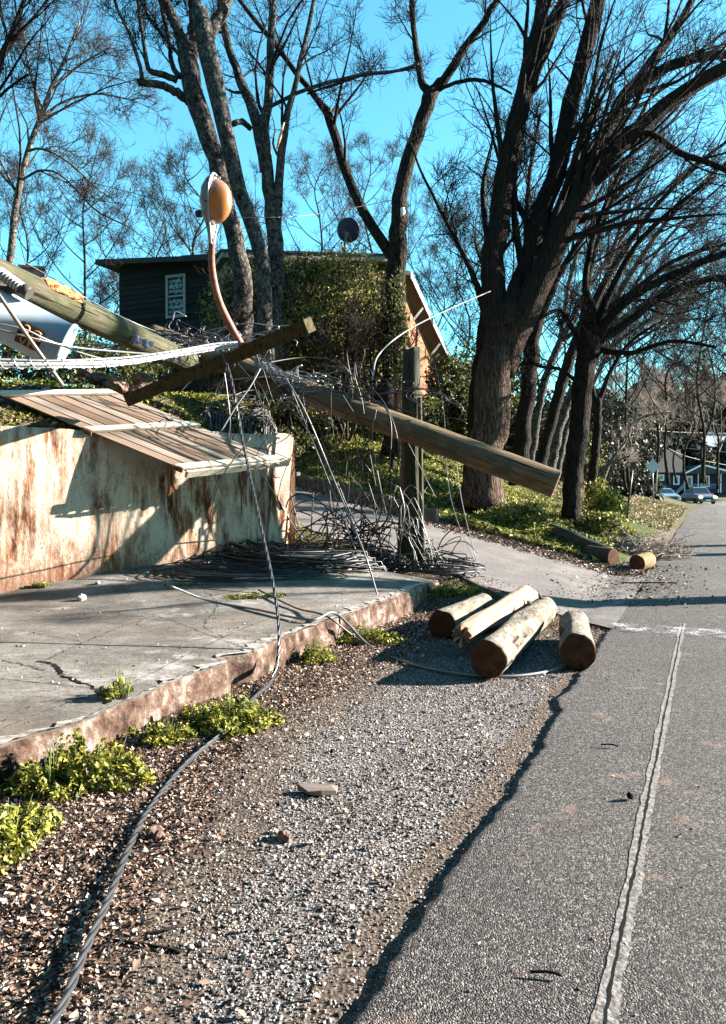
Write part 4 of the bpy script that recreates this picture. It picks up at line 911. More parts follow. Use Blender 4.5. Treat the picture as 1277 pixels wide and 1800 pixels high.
def plant_clump(name, label, cat, base, rx, ry, h, n_, leaf, mat, seed, group=None, stems=26, aspect=.5):
    g = np.random.default_rng(seed); o = thing(name, label, cat, base, group)
    r = np.sqrt(g.random(n_)); a = g.random(n_)*6.28; hx_ = r*np.cos(a); hy_ = r*np.sin(a)
    lump = .55+.45*np.sin(hx_*6+seed)*np.cos(hy_*5+seed*2)+.25*np.sin(hx_*13+seed*3)*np.sin(hy_*11)
    zz = h*(1-r**2*.75)*lump*g.random(n_)**.45
    x = base[0]+hx_*rx*(1+.2*np.sin(a*3+seed)); y = base[1]+hy_*ry*(1+.2*np.cos(a*4+seed)); z0 = surf(x, y)
    z0 = np.minimum(z0, base[2]+.02)
    V, Fq = leaf_cards(np.stack([x, y, z0+zz+.005], -1), leaf*np.clip(g.lognormal(-.15, .45, n_), .35, 2.0), g, .9, .2, aspect); link('leaves', npmesh('leaves', V, Fq), mat, o)
    mb = MB()
    for i in range(stems):
        a = random.random()*6.28; rr = random.random()*.8; q = (base[0]+math.cos(a)*rr*rx, base[1]+math.sin(a)*rr*ry, base[2]+h*(1-rr*.6)*random.uniform(.7, 1.45))
        mb.tube([(base[0]+math.cos(a)*rr*rx*.5, base[1]+math.sin(a)*rr*ry*.5, base[2]-.02), q], [.004, .0015], 4)
    mb.build('stems', M['weedd'], o); return o
gw = 'weeds growing along the kerb'
for i, (px, py, rx, ry, h, n_, lab) in enumerate([
    (150, 1385, .32, .22, .20, 2900, 'largest yellow green weed clump against the kerb'), (95, 1400, .20, .2, .15, 1100, 'weed clump joined to the left of the largest clump'),
    (8, 1490, .20, .34, .12, 1500, 'weed clump at the left edge of the photo below the kerb'), (405, 1285, .30, .26, .17, 2100, 'round weed clump against the kerb beside the twisted cable'),
    (290, 1312, .16, .14, .10, 700, 'small weed tuft between the two big kerb clumps'), (556, 1172, .16, .18, .16, 800, 'small weed clump at the kerb left of the log pile'),
    (640, 1138, .36, .22, .15, 1600, 'broad weed patch at the kerb beside the log pile'), (790, 1052, .42, .22, .14, 1500, 'weed patch round the border timber beside the stub pole'),
    (215, 1235, .12, .14, .12, 500, 'dark weed growing in the bite in the platform edge')]):
    b_ = on(px, py-8); plant_clump('weed_clump', lab, 'weed', b_, rx*1.1, ry, h*1.35, int(n_*1.6), .0155, M['weed'], i+3, gw)
for i, (px, py, rx, ry, h, n_, lab) in enumerate([(438, 1050, .32, .10, .03, 500, 'flat weeds in a platform crack left of the hanging cable'), (486, 1048, .10, .10, .05, 200, 'small weed tuft in the platform just right of the cable'),
    (70, 1033, .14, .06, .07, 220, 'small weed at the foot of the white wall'), (515, 935, .30, .35, .22, 900, 'bright weed clump at the right foot of the white wall'), (330, 1030, .25, .05, .02, 160, 'thin weeds in the joint of the platform')]):
    plant_clump('weed_clump', lab, 'weed', on(px, py), rx, ry, h, n_, .016, M['weed'], i+33)
def groundcover(name, label, u_, v_, hh, leaf, mat, seed, parent=None, tilt=.9, hf=None):
    g = np.random.default_rng(seed); x, y = xy(u_, v_); z = ground_h(x, y)+hh*g.random(len(x))**1.3*np.clip(.5+.6*nz(x, y, 1.1, seed), .1, 1.3)
    V, Fq = leaf_cards(np.stack([x, y, z+.01], -1), leaf*g.uniform(.5, 1.3, len(x)), g, tilt, .2); return tag(link(name, npmesh(name, V, Fq), mat), label, 'ground cover', kind='stuff')
g = np.random.default_rng(5)
uu = g.uniform(.9, 9, 75000); vv_ = vfar(uu)+.5+g.random(75000)**1.3*9; groundcover('ground_ivy', 'green ivy and grass covering the bank under the trees', uu, vv_, .22, .045, M['bank'], 1)
uu = g.uniform(.2, 8, 30000); vv_ = g.uniform(27, 62, 30000); groundcover('dry_grass', 'dry grass on the verge beside the far street', uu, vv_, .12, .07, M['dryg'], 4)
uu = g.uniform(4, 20, 26000); vv_ = vfar(uu)+.8+g.random(26000)*14; groundcover('ground_ivy', 'coarse grass on the slope below the house', uu, vv_, .16, .06, M['bank'], 2)
# yard behind the wall (weeds on the top)
l_ = g.uniform(-5.5, LW, 26000); d_ = g.random(26000)**1.4*3.8+.15; x = WA[0]+WD[0]*l_-WN[0]*d_; y = WA[1]+WD[1]*l_-WN[1]*d_
dens = (nz(x, y, 1.6, 2) > -.35) & (g.random(26000) < np.where(l_ > 2.2, 1, .75)); uq, vq = uv(x[dens], y[dens]); groundcover('yard_weeds', 'low green weeds on the yard above the white wall', uq, vq, .15, .028, M['weed'], 3)
k = ~dens; uq, vq = uv(x[k], y[k]); x7, y7 = x[k], y[k]
leaflit('leaf_litter', x7, y7, .03, 'leaf litter on the yard above the wall', .04)
def bush(name, label, c, R3, n_, leaf, mat, seed, ell=None, group=None, cat='shrub', stems=8, stem_mat=None):
    """crown from several noisy ellipsoids; leaves through the outer half of the volume"""
    g = np.random.default_rng(seed); o = thing(name, label, cat, (c[0], c[1], c[2]-R3[2]), group); stems = max(4, stems//2); E_ = ell or [(0, 0, 0, 1)]
    sub = []
    for i in range(26): d = nrm(g.normal(0, 1, 3)); sub.append((*(d*.72), g.uniform(.25, .5)))
    sub.append((0, 0, 0, .75)); sub = np.array(sub); w = sub[:, 3]**2; ch = g.choice(len(sub), n_, p=w/w.sum())
    d = nrm(g.normal(0, 1, (n_, 3))); r = sub[ch, 3]*(g.random(n_)**.35)
    Q = (sub[ch, :3]+d*r[:, None])*np.array(R3); P_ = Q+np.array(c)
    keep = np.sin(P_[:, 0]*4.1+seed)*np.sin(P_[:, 1]*3.3)*np.sin(P_[:, 2]*4.7+seed) > -.45; P_ = P_[keep]
    gz = ground_h(P_[:, 0], P_[:, 1]); P_ = P_[P_[:, 2] > gz]
    V, Fq = leaf_cards(P_, leaf*g.uniform(.5, 1.4, len(P_)), g, 1.3, .2); link('leaves', npmesh('leaves', V, Fq), mat, o)
    B_ = stems; st = np.array([c[0], c[1], float(ground_h(c[0], c[1]))-.1]); tips = np.array(c)+nrm(g.normal(0, 1, (B_, 3)))*np.array(R3)*.8
    tt = np.linspace(0, 1, 6)[None, :, None]; Pp = st+(tips[:, None]-st)*tt; Pp[:, 1:-1] += g.normal(0, .06, (B_, 4, 3)); Rr = np.linspace(.05, .008, 6)[None]*np.ones((B_, 1))
    Vv_, Ff = batch_tubes(Pp, Rr, 5); link('stems', npmesh('stems', Vv_, Ff, True), stem_mat or M['twig_dark'], o); return o
c = at(478, 590, 22.0); bush('holly_bush', 'large dark evergreen bush covering the left half of the house front', (c[0], c[1], c[2]), (2.0, 1.2, 2.2), 34000, .045, M['ivy'], 2)
c = at(610, 580, 22.3); bush('holly_bush', 'large sunlit evergreen bush covering the pale right half of the house front', c, (1.7, 1.0, 2.1), 13000, .045, M['ivy'], 3)
c = at(520, 500, 22.3); bush('holly_bush', 'upper part evergreen bush reaching the roof edge between the two big bushes', c, (1.5, .8, 1.0), 11000, .045, M['ivy'], 23)
for k_, (px_, Y_, R3_, lab_) in enumerate(((560, 23.2, (1.3, .8, .8), 'dark shaded undergrowth behind the fallen pole'), (425, 22.6, (1.3, .8, 1.0), 'dark tangled undergrowth below the crossarm'), (305, 21.5, (1.5, .8, .9), 'dark undergrowth behind the snapped pole below the house window'), (650, 23.6, (.9, .7, .7), 'dark undergrowth below the picket railing'), (495, 22.0, (.9, .7, .6), 'dark low shrub between the crossarm and the fallen pole'))):
    q_ = at(px_, 700, Y_); c = (q_[0], q_[1], float(ground_h(q_[0], q_[1]))+R3_[2]*.6); bush('undergrowth', lab_, c, R3_, 8000, .045, M['everg'], 4+k_)
for k_, (px_, Y_, lab_) in enumerate(((0, 14.5, 'dark undergrowth behind the transformer'), (110, 14.8, 'dark undergrowth under the broken pole right of the transformer'), (205, 15.5, 'dark undergrowth at the foot of the dark house left of the crossarm'))):
    q_ = at(px_, 640, Y_); bush('undergrowth', lab_, (q_[0], q_[1], float(ground_h(q_[0], q_[1]))+.55), (1.0, .7, .75), 6000, .035, M['everg'], 70+k_)
c = at(790, 715, 27); bush('evergreen_shrub', 'olive green bush right of the standing stub pole beyond the grass', c, (1.2, 1.3, 1.75), 14000, .07, M['everg'], 8)
c = at(835, 690, 34); bush('evergreen_shrub', 'dark bush behind the big trunks right of the house', c, (2.4, 1.3, 2.2), 9000, .09, M['everg'], 9)
c = at(720, 760, 26); bush('evergreen_shrub', 'low bush behind the fallen pole left of the olive bush', c, (1.6, 1.0, 1.2), 8000, .06, M['everg'], 28)
for k_, (px_, Y_, lab_) in enumerate(((905, 36, 'dark scrub behind the upright trunk right of the biggest tree'), (1010, 42, 'dark scrub between the leaning trunks farther back'), (1060, 46, 'dark scrub behind the pale forked tree'), (1100, 56, 'dark scrub behind the diamond sign'))):
    q_ = at(px_, 780, Y_); bush('evergreen_shrub', lab_, q_, (2.6, 1.5, 3.0), 9000, .1, M['farev'], 60+k_)
c = at(960, 790, 40); bush('evergreen_shrub', 'dark evergreen scrub behind the row of leaning trunks', c, (3.2, 1.5, 2.4), 9000, .1, M['everg'], 19)
c = at(1062, 885, 21.5); bush('privet_bush', 'bright green bush at the foot of the second street tree', c, (.62, .8, .62), 6500, .04, M['weed'], 10)
c = at(1062, 930, 19.6); bush('privet_bush', 'yellow green bush spilling over the dark logs', c, (.75, .6, .42), 6000, .035, M['bank'], 11)
c = at(905, 905, 18.3); bush('bank_plants', 'leafy green plants on the bank right of the biggest trunk', c, (.9, .6, .32), 5000, .032, M['bank'], 12)
c = at(940, 940, 17.6); bush('bank_plants', 'sunlit yellow green plants low on the bank by the driveway', c, (.7, .4, .25), 4000, .03, M['weed'], 15)
# brush pile of dead twigs
g = np.random.default_rng(44); B_ = 900; bc = at(1120, 968, 18.2); st0 = np.array([bc[0], bc[1], .05])+g.normal(0, 1, (B_, 3))*np.array([.42, .5, .12]); st0[:, 2] = np.abs(st0[:, 2])
dr = nrm(g.normal(0, 1, (B_, 3))*np.array([1, 1, .35])+np.array([.2, -.1, .15])); ln = g.uniform(.2, .8, B_)[:, None]
tt = np.linspace(0, 1, 5)[None, :, None]; Pp = st0[:, None]+dr[:, None]*ln[:, None]*tt+g.normal(0, .015, (B_, 5, 3)); Pp[..., 2] += .10*np.exp(-((Pp[..., 0]-bc[0])/.5)**2)
Vb, Fb = batch_tubes(Pp, np.linspace(.008, .003, 5)[None]*np.ones((B_, 1)), 4); bp_ = thing('brush_pile', 'heap of dead brown twigs and dry stalks at the street corner below the bushes', 'brush pile', (bc[0], bc[1], 0)); link('twigs', npmesh('twigs', Vb, Fb), M['twig_pale'], bp_)
V, Fq = leaf_cards(st0+g.normal(0, .1, (B_, 3))*np.array([1, 1, .3])+np.array([0, 0, .12]), .03*np.ones(B_), g, 1.0); link('dry_leaves', npmesh('dry_leaves', V, Fq), M['brush'], bp_)
# ================================================= TREES
def grow(P, Rr, cnt, lr, npts, ang, trop, rmin, g, tmin=.2, wig=.25, bias=None, rk=.42, Lmin=.28):
    B, N_, _ = P.shape; seg = np.linalg.norm(np.diff(P, axis=1), axis=2); Lp = seg.sum(1)
    idx = np.repeat(np.arange(B), cnt); n_ = len(idx)
    t = tmin+(1-tmin)*g.random(n_)**.85; f = t*(N_-1); i0 = np.minimum(f.astype(int), N_-2); fr = (f-i0)[:, None]
    A0, A1 = P[idx, i0], P[idx, i0+1]; base = A0+(A1-A0)*fr; T = nrm(A1-A0); rb = Rr[idx, i0]*(1-fr[:, 0])+Rr[idx, i0+1]*fr[:, 0]
    rnd = g.normal(0, 1, (n_, 3)); pp = nrm(rnd-T*(rnd*T).sum(1, keepdims=True)); a = ang*g.uniform(.6, 1.35, n_)[:, None]
    d = nrm(T*np.cos(a)+pp*np.sin(a)); 
    if bias is not None: d = nrm(d+np.array(bias))
    Ln = np.maximum(Lmin, np.minimum(Lp[idx]*lr, 120*rb)*(1-.45*t)*g.uniform(.45, 1.2, n_)); st = (Ln/(npts-1))[:, None]
    out = np.zeros((n_, npts, 3)); out[:, 0] = base; cur = base; drift = g.normal(0, 1, (n_, 3))*wig*.5
    for j in range(1, npts):
        d = nrm(d+drift*(1.6/npts)+g.normal(0, 1, (n_, 3))*wig*(2.0/npts)+np.array([0, 0, trop/npts])); cur = cur+d*st; out[:, j] = cur
    r0_ = np.maximum(rmin*1.1, np.minimum(rb*rk, Ln*.022)); tt = np.linspace(0, 1, npts)[None]; Ro = r0_[:, None]*(1-tt)+rmin*.7*tt
    return out, Ro
def tree(name, label, Y0, limbs, tmat, bmat, seed, cnts=(13, 7, 4, 3), lens=(.5, .6, .6, .6), rmin=.0055, depth=.06, group=None, trop=.5, bias=None, cat='tree', Lcap=None, bark_wob=.10, tmin0=.25, loc=None, extra=0, ang=.85, lmat=None, wsc=.82):
    """limbs: list of (Yend, [(px,py,widthpx),...], grows?)  first entry is the trunk"""
    g = np.random.default_rng(seed); tw_, lb_, PP, RR, LG = MB(), MB(), [], [], []
    for li, (Ye, pts, *gr) in enumerate(limbs):
        m_ = len(pts); Ys = limbs[0][0] if False else None
        y0 = gr[1] if len(gr) > 1 else (Y0 if li == 0 else Y0)
        C3 = []; rs = []
        for i, (px, py, w) in enumerate(pts):
            Yd = y0+(Ye-y0)*i/max(1, m_-1); C3.append(at(px, py, Yd)); rs.append(w*wsc/2/F*Yd)
        nn = 26 if li == 0 else 20; L = catmull(C3, nn); R1 = np.interp(np.linspace(0, m_-1, nn), np.arange(m_), rs)
        if li == 0: R1[0] *= 1.22; R1[1] *= 1.08
        L[1:-1] += g.normal(0, 1, (nn-2, 3))*(R1[1:-1, None]*.10)
        (tw_ if li == 0 else lb_).tube(L, list(R1), 16 if R1[0] > .1 else 9, True, bark_wob, seed*3.1+li)
        if not gr or gr[0]:
            q = np.linspace(0, nn-1, 12).astype(int); PP.append(L[q]); RR.append(R1[q])
    base = at(*limbs[0][1][0][:2], Y0) if loc is None else loc
    o = thing(name, label, cat, base, group); tw_.build('trunk', tmat, o)
    if lb_.v: lb_.build('limbs', lmat or tmat, o)
    PP, RR = np.array(PP), np.array(RR); Ls = np.linalg.norm(np.diff(PP, axis=1), axis=2).sum(1)
    parts = []; P_, R_1 = PP, RR; npt = (8, 6, 5, 4); sides = (6, 4, 3, 3)
    cn = [cnts[0]]+list(cnts[1:])
    for lv_ in range(len(cnts)):
        cnt = np.maximum(1, np.round(cn[lv_]*(Ls/Ls.mean())**.7).astype(int)) if lv_ == 0 else cn[lv_]
        # rmin grows slightly toward the inner levels
        P2, R2 = grow(P_, R_1, cnt, lens[lv_], npt[lv_], ang if lv_ else ang*.9, trop, rmin*(2.0, 1.4, 1.1, .85)[lv_], g, tmin0 if lv_ == 0 else .15, .38, bias if lv_ == 0 else (None if bias is None else tuple(.35*x for x in bias)))
        parts.append(batch_tubes(P2, R2, sides[lv_])); P_, R_1 = P2, R2
    V, Fq = merge(parts); link('branches', npmesh('branches', V, Fq, True), bmat, o); return o
ST = 'bare street trees in a row beside the street'
# big tree
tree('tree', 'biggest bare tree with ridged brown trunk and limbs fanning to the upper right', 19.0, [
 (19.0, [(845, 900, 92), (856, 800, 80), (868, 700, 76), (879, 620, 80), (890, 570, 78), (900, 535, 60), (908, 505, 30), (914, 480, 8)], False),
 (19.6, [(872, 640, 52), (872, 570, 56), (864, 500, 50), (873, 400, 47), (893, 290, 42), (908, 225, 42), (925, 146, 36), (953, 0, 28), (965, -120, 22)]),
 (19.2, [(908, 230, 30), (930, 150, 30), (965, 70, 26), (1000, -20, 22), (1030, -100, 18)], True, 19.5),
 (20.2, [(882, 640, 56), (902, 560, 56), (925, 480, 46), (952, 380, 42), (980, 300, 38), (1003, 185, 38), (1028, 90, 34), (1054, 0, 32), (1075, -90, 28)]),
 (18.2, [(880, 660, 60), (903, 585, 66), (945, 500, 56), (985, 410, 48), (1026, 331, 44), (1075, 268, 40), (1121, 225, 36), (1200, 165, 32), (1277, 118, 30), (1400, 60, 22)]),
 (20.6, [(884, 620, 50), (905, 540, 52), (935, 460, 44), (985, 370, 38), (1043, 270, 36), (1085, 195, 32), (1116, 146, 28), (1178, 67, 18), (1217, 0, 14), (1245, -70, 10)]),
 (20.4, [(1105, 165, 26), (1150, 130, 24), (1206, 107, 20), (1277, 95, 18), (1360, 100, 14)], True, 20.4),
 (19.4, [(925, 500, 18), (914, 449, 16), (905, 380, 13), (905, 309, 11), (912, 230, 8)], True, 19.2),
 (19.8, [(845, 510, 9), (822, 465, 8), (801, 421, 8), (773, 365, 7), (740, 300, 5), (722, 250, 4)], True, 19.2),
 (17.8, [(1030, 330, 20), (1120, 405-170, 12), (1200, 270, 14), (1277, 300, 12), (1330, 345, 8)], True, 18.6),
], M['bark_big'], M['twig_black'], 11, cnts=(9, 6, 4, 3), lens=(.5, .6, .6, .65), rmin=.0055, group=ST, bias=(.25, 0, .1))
tree('tree', 'dark trunk standing right behind the left side of the biggest tree', 22.0, [
 (22.0, [(829, 885, 46), (836, 760, 40), (846, 640, 36), (856, 560, 34), (862, 470, 34)], False),
 (22.6, [(862, 480, 30), (868, 420, 26), (880, 330, 20), (900, 240, 14)]),
 (21.6, [(856, 560, 20), (838, 500, 14), (812, 440, 9), (790, 400, 6)]),
], M['bark_dark'], M['twig_black'], 12, cnts=(10, 7, 4, 3), rmin=.0055, group=ST)
tree('tree', 'bare forked tree with a white mark standing against the right end of the house', 21.0, [
 (21.0, [(690, 800, 44), (692, 700, 42), (693, 560, 42), (697, 460, 42), (700, 400, 36), (705, 335, 32), (722, 265, 29), (745, 205, 29), (760, 160, 33)], False),
 (21.4, [(758, 165, 20), (742, 145, 16), (734, 100, 13), (727, 40, 12), (722, -40, 10), (716, -120, 7)]),
 (20.4, [(762, 160, 24), (785, 135, 20), (810, 95, 17), (845, 45, 15), (885, -15, 12), (930, -80, 8)]),
 (20.0, [(768, 160, 9), (800, 146, 8), (840, 140, 8), (872, 150, 6), (900, 165, 4)]),
 (22.2, [(690, 450, 26), (655, 400, 22), (620, 330, 20), (598, 270, 19), (580, 205, 20), (562, 180, 14), (530, 140, 12), (490, 85, 11), (440, 25, 9), (400, -30, 6)]),
 (21.2, [(735, 118, 4), (700, 124, 6), (640, 132, 7), (590, 148, 6), (540, 165, 4)], True, 21.3),
], M['bark_ivy'], M['twig_black'], 13, cnts=(6, 5, 4, 3), lens=(.38, .55, .6, .6), rmin=.0055)
w_ = MB(); p = at(708, 366, 20.62); w_.tube([p, p+np.array([.01, -.01, -.11]), p+np.array([-.03, 0, -.2])], [.055, .06, .02], 9); mo = w_.build('tree_mark', flat('white_wound', (.75, .74, .72), .8)); tag(mo, 'small white blaze on the trunk of the forked tree', 'bark scar')
# ivy on that trunk
c = at(690, 600, 20.75); bush('ivy', 'ivy leaves wrapped round the trunk of the forked tree at the house corner', c, (.40, .35, 1.9), 5000, .04, M['everg'], 50, cat='ivy', stems=5)
tree('tree', 'thick pale grey multi stemmed tree behind the street lamp, broken stubs on its left', 19.5, [
 (19.5, [(430, 660, 52), (428, 560, 48), (425, 470, 44), (404, 385, 40), (387, 311, 40), (368, 250, 42), (351, 195, 46), (336, 130, 46), (328, 70, 50)], False),
 (19.0, [(470, 640, 40), (463, 500, 36), (455, 430, 34), (432, 360, 34), (412, 301, 36), (394, 220, 38), (380, 150, 42), (362, 80, 44), (350, 20, 40)], False, 18.9),
 (19.5, [(335, 90, 40), (345, 40, 32), (340, -40, 26), (335, -140, 20)]),
 (20.2, [(360, 70, 34), (385, 30, 30), (408, -20, 26), (430, -100, 20)]),
 (18.8, [(325, 80, 26), (305, 35, 24), (285, -10, 20), (262, -80, 14)]),
 (19.0, [(345, 185, 26), (315, 165, 20), (285, 150, 17), (242, 145, 17)], False),
 (18.6, [(250, 140, 9), (246, 115, 9), (228, 60, 8), (205, 10, 7), (190, -50, 5)], True, 18.9),
 (18.8, [(312, 142, 16), (285, 130, 15), (262, 122, 12), (254, 80, 9), (246, 30, 8), (238, -40, 6)]),
 (20.2, [(318, 135, 14), (304, 118, 12), (297, 70, 10), (284, 10, 9), (272, -60, 7)]),
 (18.9, [(318, 100, 9), (285, 60, 8), (262, 30, 8), (243, -10, 6)]),
], M['bark_grey'], M['twig_dark'], 14, wsc=.74, cnts=(6, 5, 4, 3), lens=(.4, .55, .6, .6), rmin=.0055)
tree('tree', 'grey twin stemmed tree between the lamp and the satellite dish, with a torn orange scar', 20.5, [
 (20.5, [(486, 640, 36), (486, 540, 34), (484, 440, 34), (478, 370, 30), (470, 300, 26), (464, 230, 22), (472, 170, 19), (476, 100, 17), (480, 0, 15), (484, -90, 11)]),
 (20.0, [(486, 430, 20), (490, 330, 19), (494, 270, 18), (503, 210, 15), (515, 165, 12), (533, 90, 10), (552, 0, 8), (566, -70, 5)]),
 (21.3, [(468, 300, 26), (448, 200, 24), (422, 140, 18), (402, 80, 15), (390, 20, 13), (380, -60, 10)]),
 (20.4, [(470, 190, 9), (520, 165, 8), (575, 146, 8), (640, 131, 8), (700, 124, 6), (740, 110, 4)]),
 (20.0, [(440, 225, 12), (425, 214, 12), (408, 218, 12)], False, 20.8),
], M['bark_grey'], M['twig_dark'], 15, cnts=(7, 5, 4, 3), lens=(.4, .55, .6, .6), rmin=.0055)
sc2 = MB(); sc2.tube([at(487, 262, 19.9), at(493, 240, 19.88), at(500, 215, 19.86)], [.02, .045, .02], 6); tag(sc2.build('torn_scar', simple('torn_orange', [(.3, (.35, .17, .08)), (.7, (.75, .50, .30))], 8, 5, (1, 1, .3), .02)), 'torn orange scar where a limb ripped off the grey tree', 'bark scar')
tree('tree', 'slim pale curving tree at the far left against open sky', 24.0, [
 (24.0, [(12, 640, 17), (16, 500, 16), (22, 420, 15), (30, 350, 14), (48, 270, 12), (66, 220, 11), (78, 190, 10), (92, 150, 8), (118, 95, 6), (140, 40, 4)]),
 (24.5, [(76, 196, 6), (60, 150, 5), (48, 100, 5), (40, 40, 4)]), (23.0, [(50, 265, 6), (75, 262, 5), (120, 285, 4), (180, 340, 3)]),
 (23.5, [(35, 320, 6), (70, 300, 5), (110, 310, 4), (170, 370, 4), (230, 400, 3)]), (24.6, [(66, 215, 6), (110, 180, 5), (170, 165, 4), (230, 175, 3)]), (24.2, [(30, 340, 5), (10, 300, 5), (-20, 240, 4)]),
 (24.2, [(85, 165, 5), (140, 115, 4), (200, 80, 3)]),
], M['bark_pale'], M['twig_brown'], 16, cnts=(12, 5, 4, 3), lens=(.5, .55, .6, .6), rmin=.0055, trop=.1)
tree('tree', 'dark tree reaching in from the top left corner', 20.0, [
 (20.0, [(-60, 640, 30), (-55, 400, 26), (-30, 220, 20), (0, 110, 15), (25, 50, 11), (50, -20, 8)]),
 (20.4, [(-10, 130, 9), (20, 80, 7), (60, 30, 6), (100, -20, 4)]), (19.6, [(-30, 200, 9), (10, 160, 6), (50, 130, 4)]),
], M['bark_dark'], M['twig_dark'], 17, cnts=(9, 5, 4, 3), lens=(.35, .55, .6, .6), rmin=.0055)
# row of leaning street trees on the right
tree('tree', 'near leaning street tree with dark shaggy trunk and a knobbly crown base', 20.3, [
 (20.3, [(1003, 945, 44), (1006, 880, 40), (1012, 800, 42), (1020, 720, 42), (1028, 650, 44), (1036, 600, 52), (1040, 575, 44)], False),
 (20.3, [(1040, 590, 26), (1042, 555, 22), (1030, 500, 14), (1040, 430, 12), (1065, 360, 10), (1100, 280, 8)]),
 (18.6, [(1045, 595, 26), (1085, 545, 20), (1130, 510, 18), (1200, 475, 15), (1290, 440, 12), (1360, 425, 8)]),
 (21.2, [(1048, 600, 24), (1100, 570, 18), (1150, 530, 16), (1210, 500, 15), (1290, 485, 13), (1360, 490, 8)]),
 (19.5, [(1045, 575, 18), (1080, 500, 15), (1120, 430, 12), (1180, 370, 10), (1260, 310, 8)]),
 (19.5, [(1030, 610, 16), (1005, 575, 12), (985, 545, 9), (950, 560, 6)]),
 (18.5, [(1050, 615, 14), (1110, 620, 10), (1180, 600, 8), (1260, 610, 6)]),
 (20.0, [(1025, 680, 9), (985, 650, 8), (940, 640, 6), (915, 600, 4)]),
], M['bark_dark'], M['twig_dark'], 21, cnts=(9, 6, 4, 3), lens=(.5, .6, .6, .65), rmin=.0055, group=ST, bias=(.2, 0, -.05), trop=.0)
tree('tree', 'dark upright street tree just right of the biggest tree', 25.0, [
 (25.0, [(912, 850, 38), (920, 760, 34), (928, 680, 34), (936, 610, 34), (943, 560, 32)], False),
 (25.0, [(943, 570, 28), (955, 480, 20), (975, 390, 16), (1005, 300, 13), (1040, 200, 10), (1080, 90, 7)]),
 (26, [(940, 560, 18), (930, 480, 13), (925, 400, 11), (932, 300, 9), (950, 200, 6)]), (24, [(948, 560, 20), (985, 480, 15), (1030, 410, 12), (1090, 340, 10), (1160, 270, 7)]),
 (24, [(935, 600, 14), (905, 560, 9), (880, 540, 6)]),
], M['bark_dark'], M['twig_dark'], 22, cnts=(9, 5, 4, 3), rmin=.006, group=ST, bias=(.2, 0, 0))
rowt = [
 ('second leaning street tree beyond the biggest tree', 28.0, (948, 830), (970, 740), (995, 650), (1022, 575), 26, 31),
 ('third leaning street tree, pale on its right side', 31.0, (966, 830), (984, 750), (1006, 690), (1050, 590), 22, 32),
 ('fourth leaning street tree, thin pale trunk', 35.0, (978, 838), (993, 765), (1006, 715), (1048, 625), 15, 33),
 ('fifth leaning street tree, slender pale trunk', 39.0, (990, 840), (1000, 775), (1012, 735), (1060, 640), 12, 34),
 ('sixth thin street tree left of the near shaggy trunk', 33.0, (930, 830), (944, 740), (958, 670), (985, 600), 18, 35)]
for (lab, Yd, p0, p1, p2, p3, w, sd_) in rowt:
    dx, dy = p3[0]-p2[0], p3[1]-p2[1]; q = 22./Yd*1.0
    tree('tree', lab, Yd, [(Yd, [(*p0, w), (*p1, w*.9), (*p2, w*.9), (*p3, w*.8)], False),
     (Yd-2, [(*p3, w*.75), (p3[0]+60, p3[1]-110, w*.55), (p3[0]+130, p3[1]-210, w*.4), (p3[0]+210, p3[1]-290, w*.3), (p3[0]+290, p3[1]-350, w*.2)]),
     (Yd+1, [(*p3, w*.6), (p3[0]+20, p3[1]-120, w*.5), (p3[0]+60, p3[1]-240, w*.35), (p3[0]+110, p3[1]-350, w*.2)]),
     (Yd-1.5, [(*p3, w*.6), (p3[0]+90, p3[1]-60, w*.5), (p3[0]+170, p3[1]-120, w*.35), (p3[0]+270, p3[1]-150, w*.2)])],
     M['bark_grey'] if sd_ > 31 else M['bark_dark'], M['twig_dark'], sd_, cnts=(8, 5, 4, 3), lens=(.55, .6, .6, .6), rmin=.006, group=ST, bias=(.25, 0, -.05), trop=.1)
tree('tree', 'small pale forked tree at the end of the bank beside the street', 38.0, [
 (38, [(1060, 870, 9), (1062, 840, 8), (1072, 812, 7)], False), (38.4, [(1072, 812, 6), (1090, 790, 6), (1105, 765, 5), (1112, 735, 4)]), (37.5, [(1072, 814, 5), (1092, 808, 4), (1108, 800, 3)]), (38, [(1105, 765, 4), (1110, 790, 3), (1100, 815, 2)], True, 38),
 (37, [(1110, 745, 3), (1140, 730, 3), (1180, 725, 2)], True, 38)], M['bark_pale'], M['twig_pale'], 41, cnts=(4, 4, 3, 2), lens=(.5, .5, .5, .5), rmin=.007, wsc=1)
tree('tree', 'dark leaning tree behind the bright bush at the end of the row', 30.0, [
 (30, [(1040, 880, 22), (1044, 820, 20), (1050, 760, 18), (1052, 700, 16)], False), (29.5, [(1052, 710, 12), (1075, 650, 9), (1110, 600, 7), (1170, 560, 5)]), (30.5, [(1050, 720, 10), (1040, 660, 8), (1050, 600, 6)])], M['bark_dark'], M['twig_brown'], 42, cnts=(10, 6, 5, 3), lens=(.8, .5, .5, .5), rmin=.006, group=ST)
